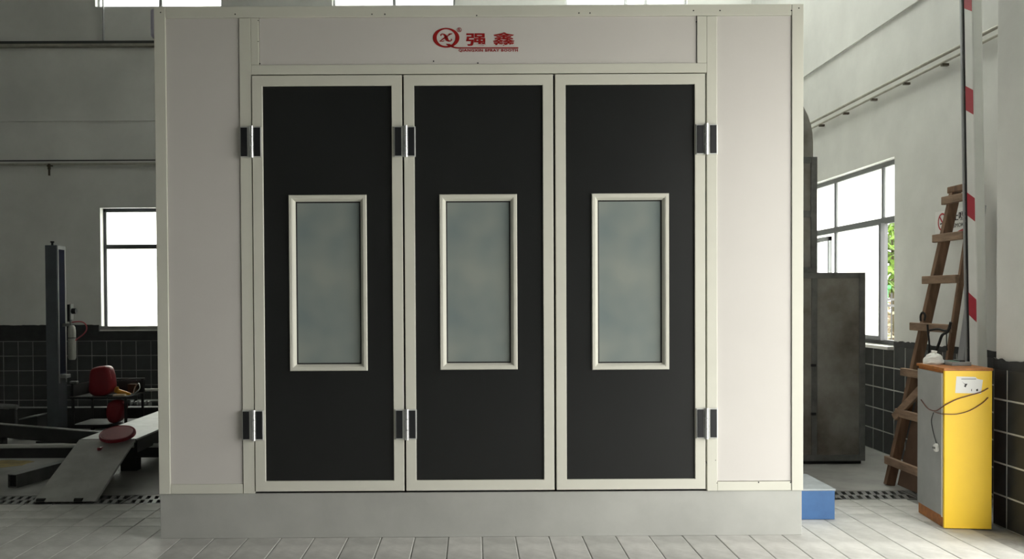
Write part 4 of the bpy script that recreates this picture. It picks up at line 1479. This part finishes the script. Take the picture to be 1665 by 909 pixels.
t, c, zm_ = blob('red_sack', 'upright red plastic sack standing on the trolley tray', 'sack',
                 [(138, 645.5), (141, 630), (141, 600), (150, 597), (165, 595), (174, 595), (178, 605), (181, 620), (184, 645.5)], ty0 + 0.06, 0.2, 'redplastic')
MB().tube([at(171, 596, Y=ty0 + 0.1), at(178, 604, Y=ty0 + 0.1), at(181, 616, Y=ty0 + 0.1)], 0.008, 6).build('fold', 'hose', t, smooth=True)
place(t, (c.x, ty0 + 0.16, tz))
zs = 0.135
t, c, zm_ = blob('red_can', 'smaller red plastic can on the lower shelf beneath the trolley tray', 'can',
                 [(171, 690), (168, 670), (172, 652), (190, 650), (199, 656), (202, 664), (197, 672), (194, 690)], ty0 + 0.06, 0.18, 'redplastic')
q = at(199, 657, Y=ty0 + 0.12)
MB().cyl(q, q + Vector((0.02, 0, 0.025)), 0.014, 10).build('spout', 'hose', t, smooth=True)
dzc = zs - zm_
for ch in t.children:
    ch.location.z += max(-0.06, min(0.06, dzc))
place(t, (c.x, ty0 + 0.15, zs))
t = thing('amber_spray_gun', 'amber plastic spray bottle lying on the trolley tray beside the red sack', 'spray bottle')
g0 = at(189.5, 641, Y=ty0 + 0.1)
MB().lathe([(0.012, -0.03), (0.022, -0.02), (0.024, 0.02), (0.012, 0.04)], (at(189.5, 632, Y=ty0 + 0.14).x, ty0 + 0.14, tz + 0.06), 14, (0.2, 0.1, 1)).build('nozzle_head', 'amber', t, smooth=True)
MB().tube([(g0.x + 0.01, ty0 + 0.13, tz + 0.045), (g0.x + 0.09, ty0 + 0.12, tz + 0.03), (g0.x + 0.15, ty0 + 0.11, tz + 0.018)], [0.03, 0.022, 0.012], 10).build('bottle_body', 'amber', t, smooth=True)
place(t, (g0.x, ty0 + 0.12, tz))
t = tag(MB().box(g0.x - 0.01, g0.x + 0.12, ty0 + 0.012, ty0 + 0.075, tz + 0.001, tz + 0.028).build('folded_rag', 'cream', bevel=0.01), 'folded cream rag at the front edge of the trolley tray', 'rag')
t = tag(MB().box(g0.x + 0.0, tx1 - 0.06, ty1 - 0.12, ty1 - 0.02, tz + 0.001, tz + 0.10).build('brown_carton', 'brown', bevel=0.004), 'small brown carton at the rear of the trolley tray', 'carton')

# --- rail rack with coiled hose in front of the tiled back wall
t = thing('rail_stand', 'low steel stand with two pale rails in front of the tiled back wall', 'stand')
yy = 5.3
za, zb2 = at(235, 634, Y=yy).z, at(235, 652.5, Y=yy).z
x0, x1 = at(217, 634, Y=yy).x, -3.3
MB().cyl((x0, yy, za), (x1, yy, za), 0.016, 10).build('rail', 'white', t, smooth=True)
MB().cyl((x0 - 0.04, yy, zb2), (x1, yy, zb2), 0.014, 10).build('rail', 'steel', t, smooth=True)
for xx in (x0 + 0.03, x1 - 0.1):
    MB().box(xx - 0.015, xx + 0.015, yy - 0.015, yy + 0.015, 0, za).build('leg', 'darksteel', t)
place(t, (x0, yy, 0))
t = tag(MB(), None) if False else None
ch_ = MB()
zc_ = at(228, 657.5, Y=yy - 0.35).z
xs0, xs1 = at(212, 658, Y=yy - 0.35).x, at(246, 658, Y=yy - 0.35).x
n_r = 5
for k in range(n_r):
    xa_ = xs0 + (xs1 - xs0) * (k + 0.5) / n_r
    ch_.lathe([(0.028, -0.022), (0.042, -0.012), (0.042, 0.012), (0.028, 0.022)], (xa_, yy - 0.35, zc_), 14, (1, 0, 0))
co = thing('bellows_jack', 'grey ribbed bellows on a low dark jack behind the runway', 'jack')
ch_.build('bellows', 'lifttop', co, smooth=True)
MB().box(xs0, xs1 + 0.05, yy - 0.42, yy - 0.28, 0.0, zc_ - 0.042).build('jack_body', 'darksteel', co, bevel=0.01)
place(co, ((xs0 + xs1) / 2, yy - 0.35, 0))
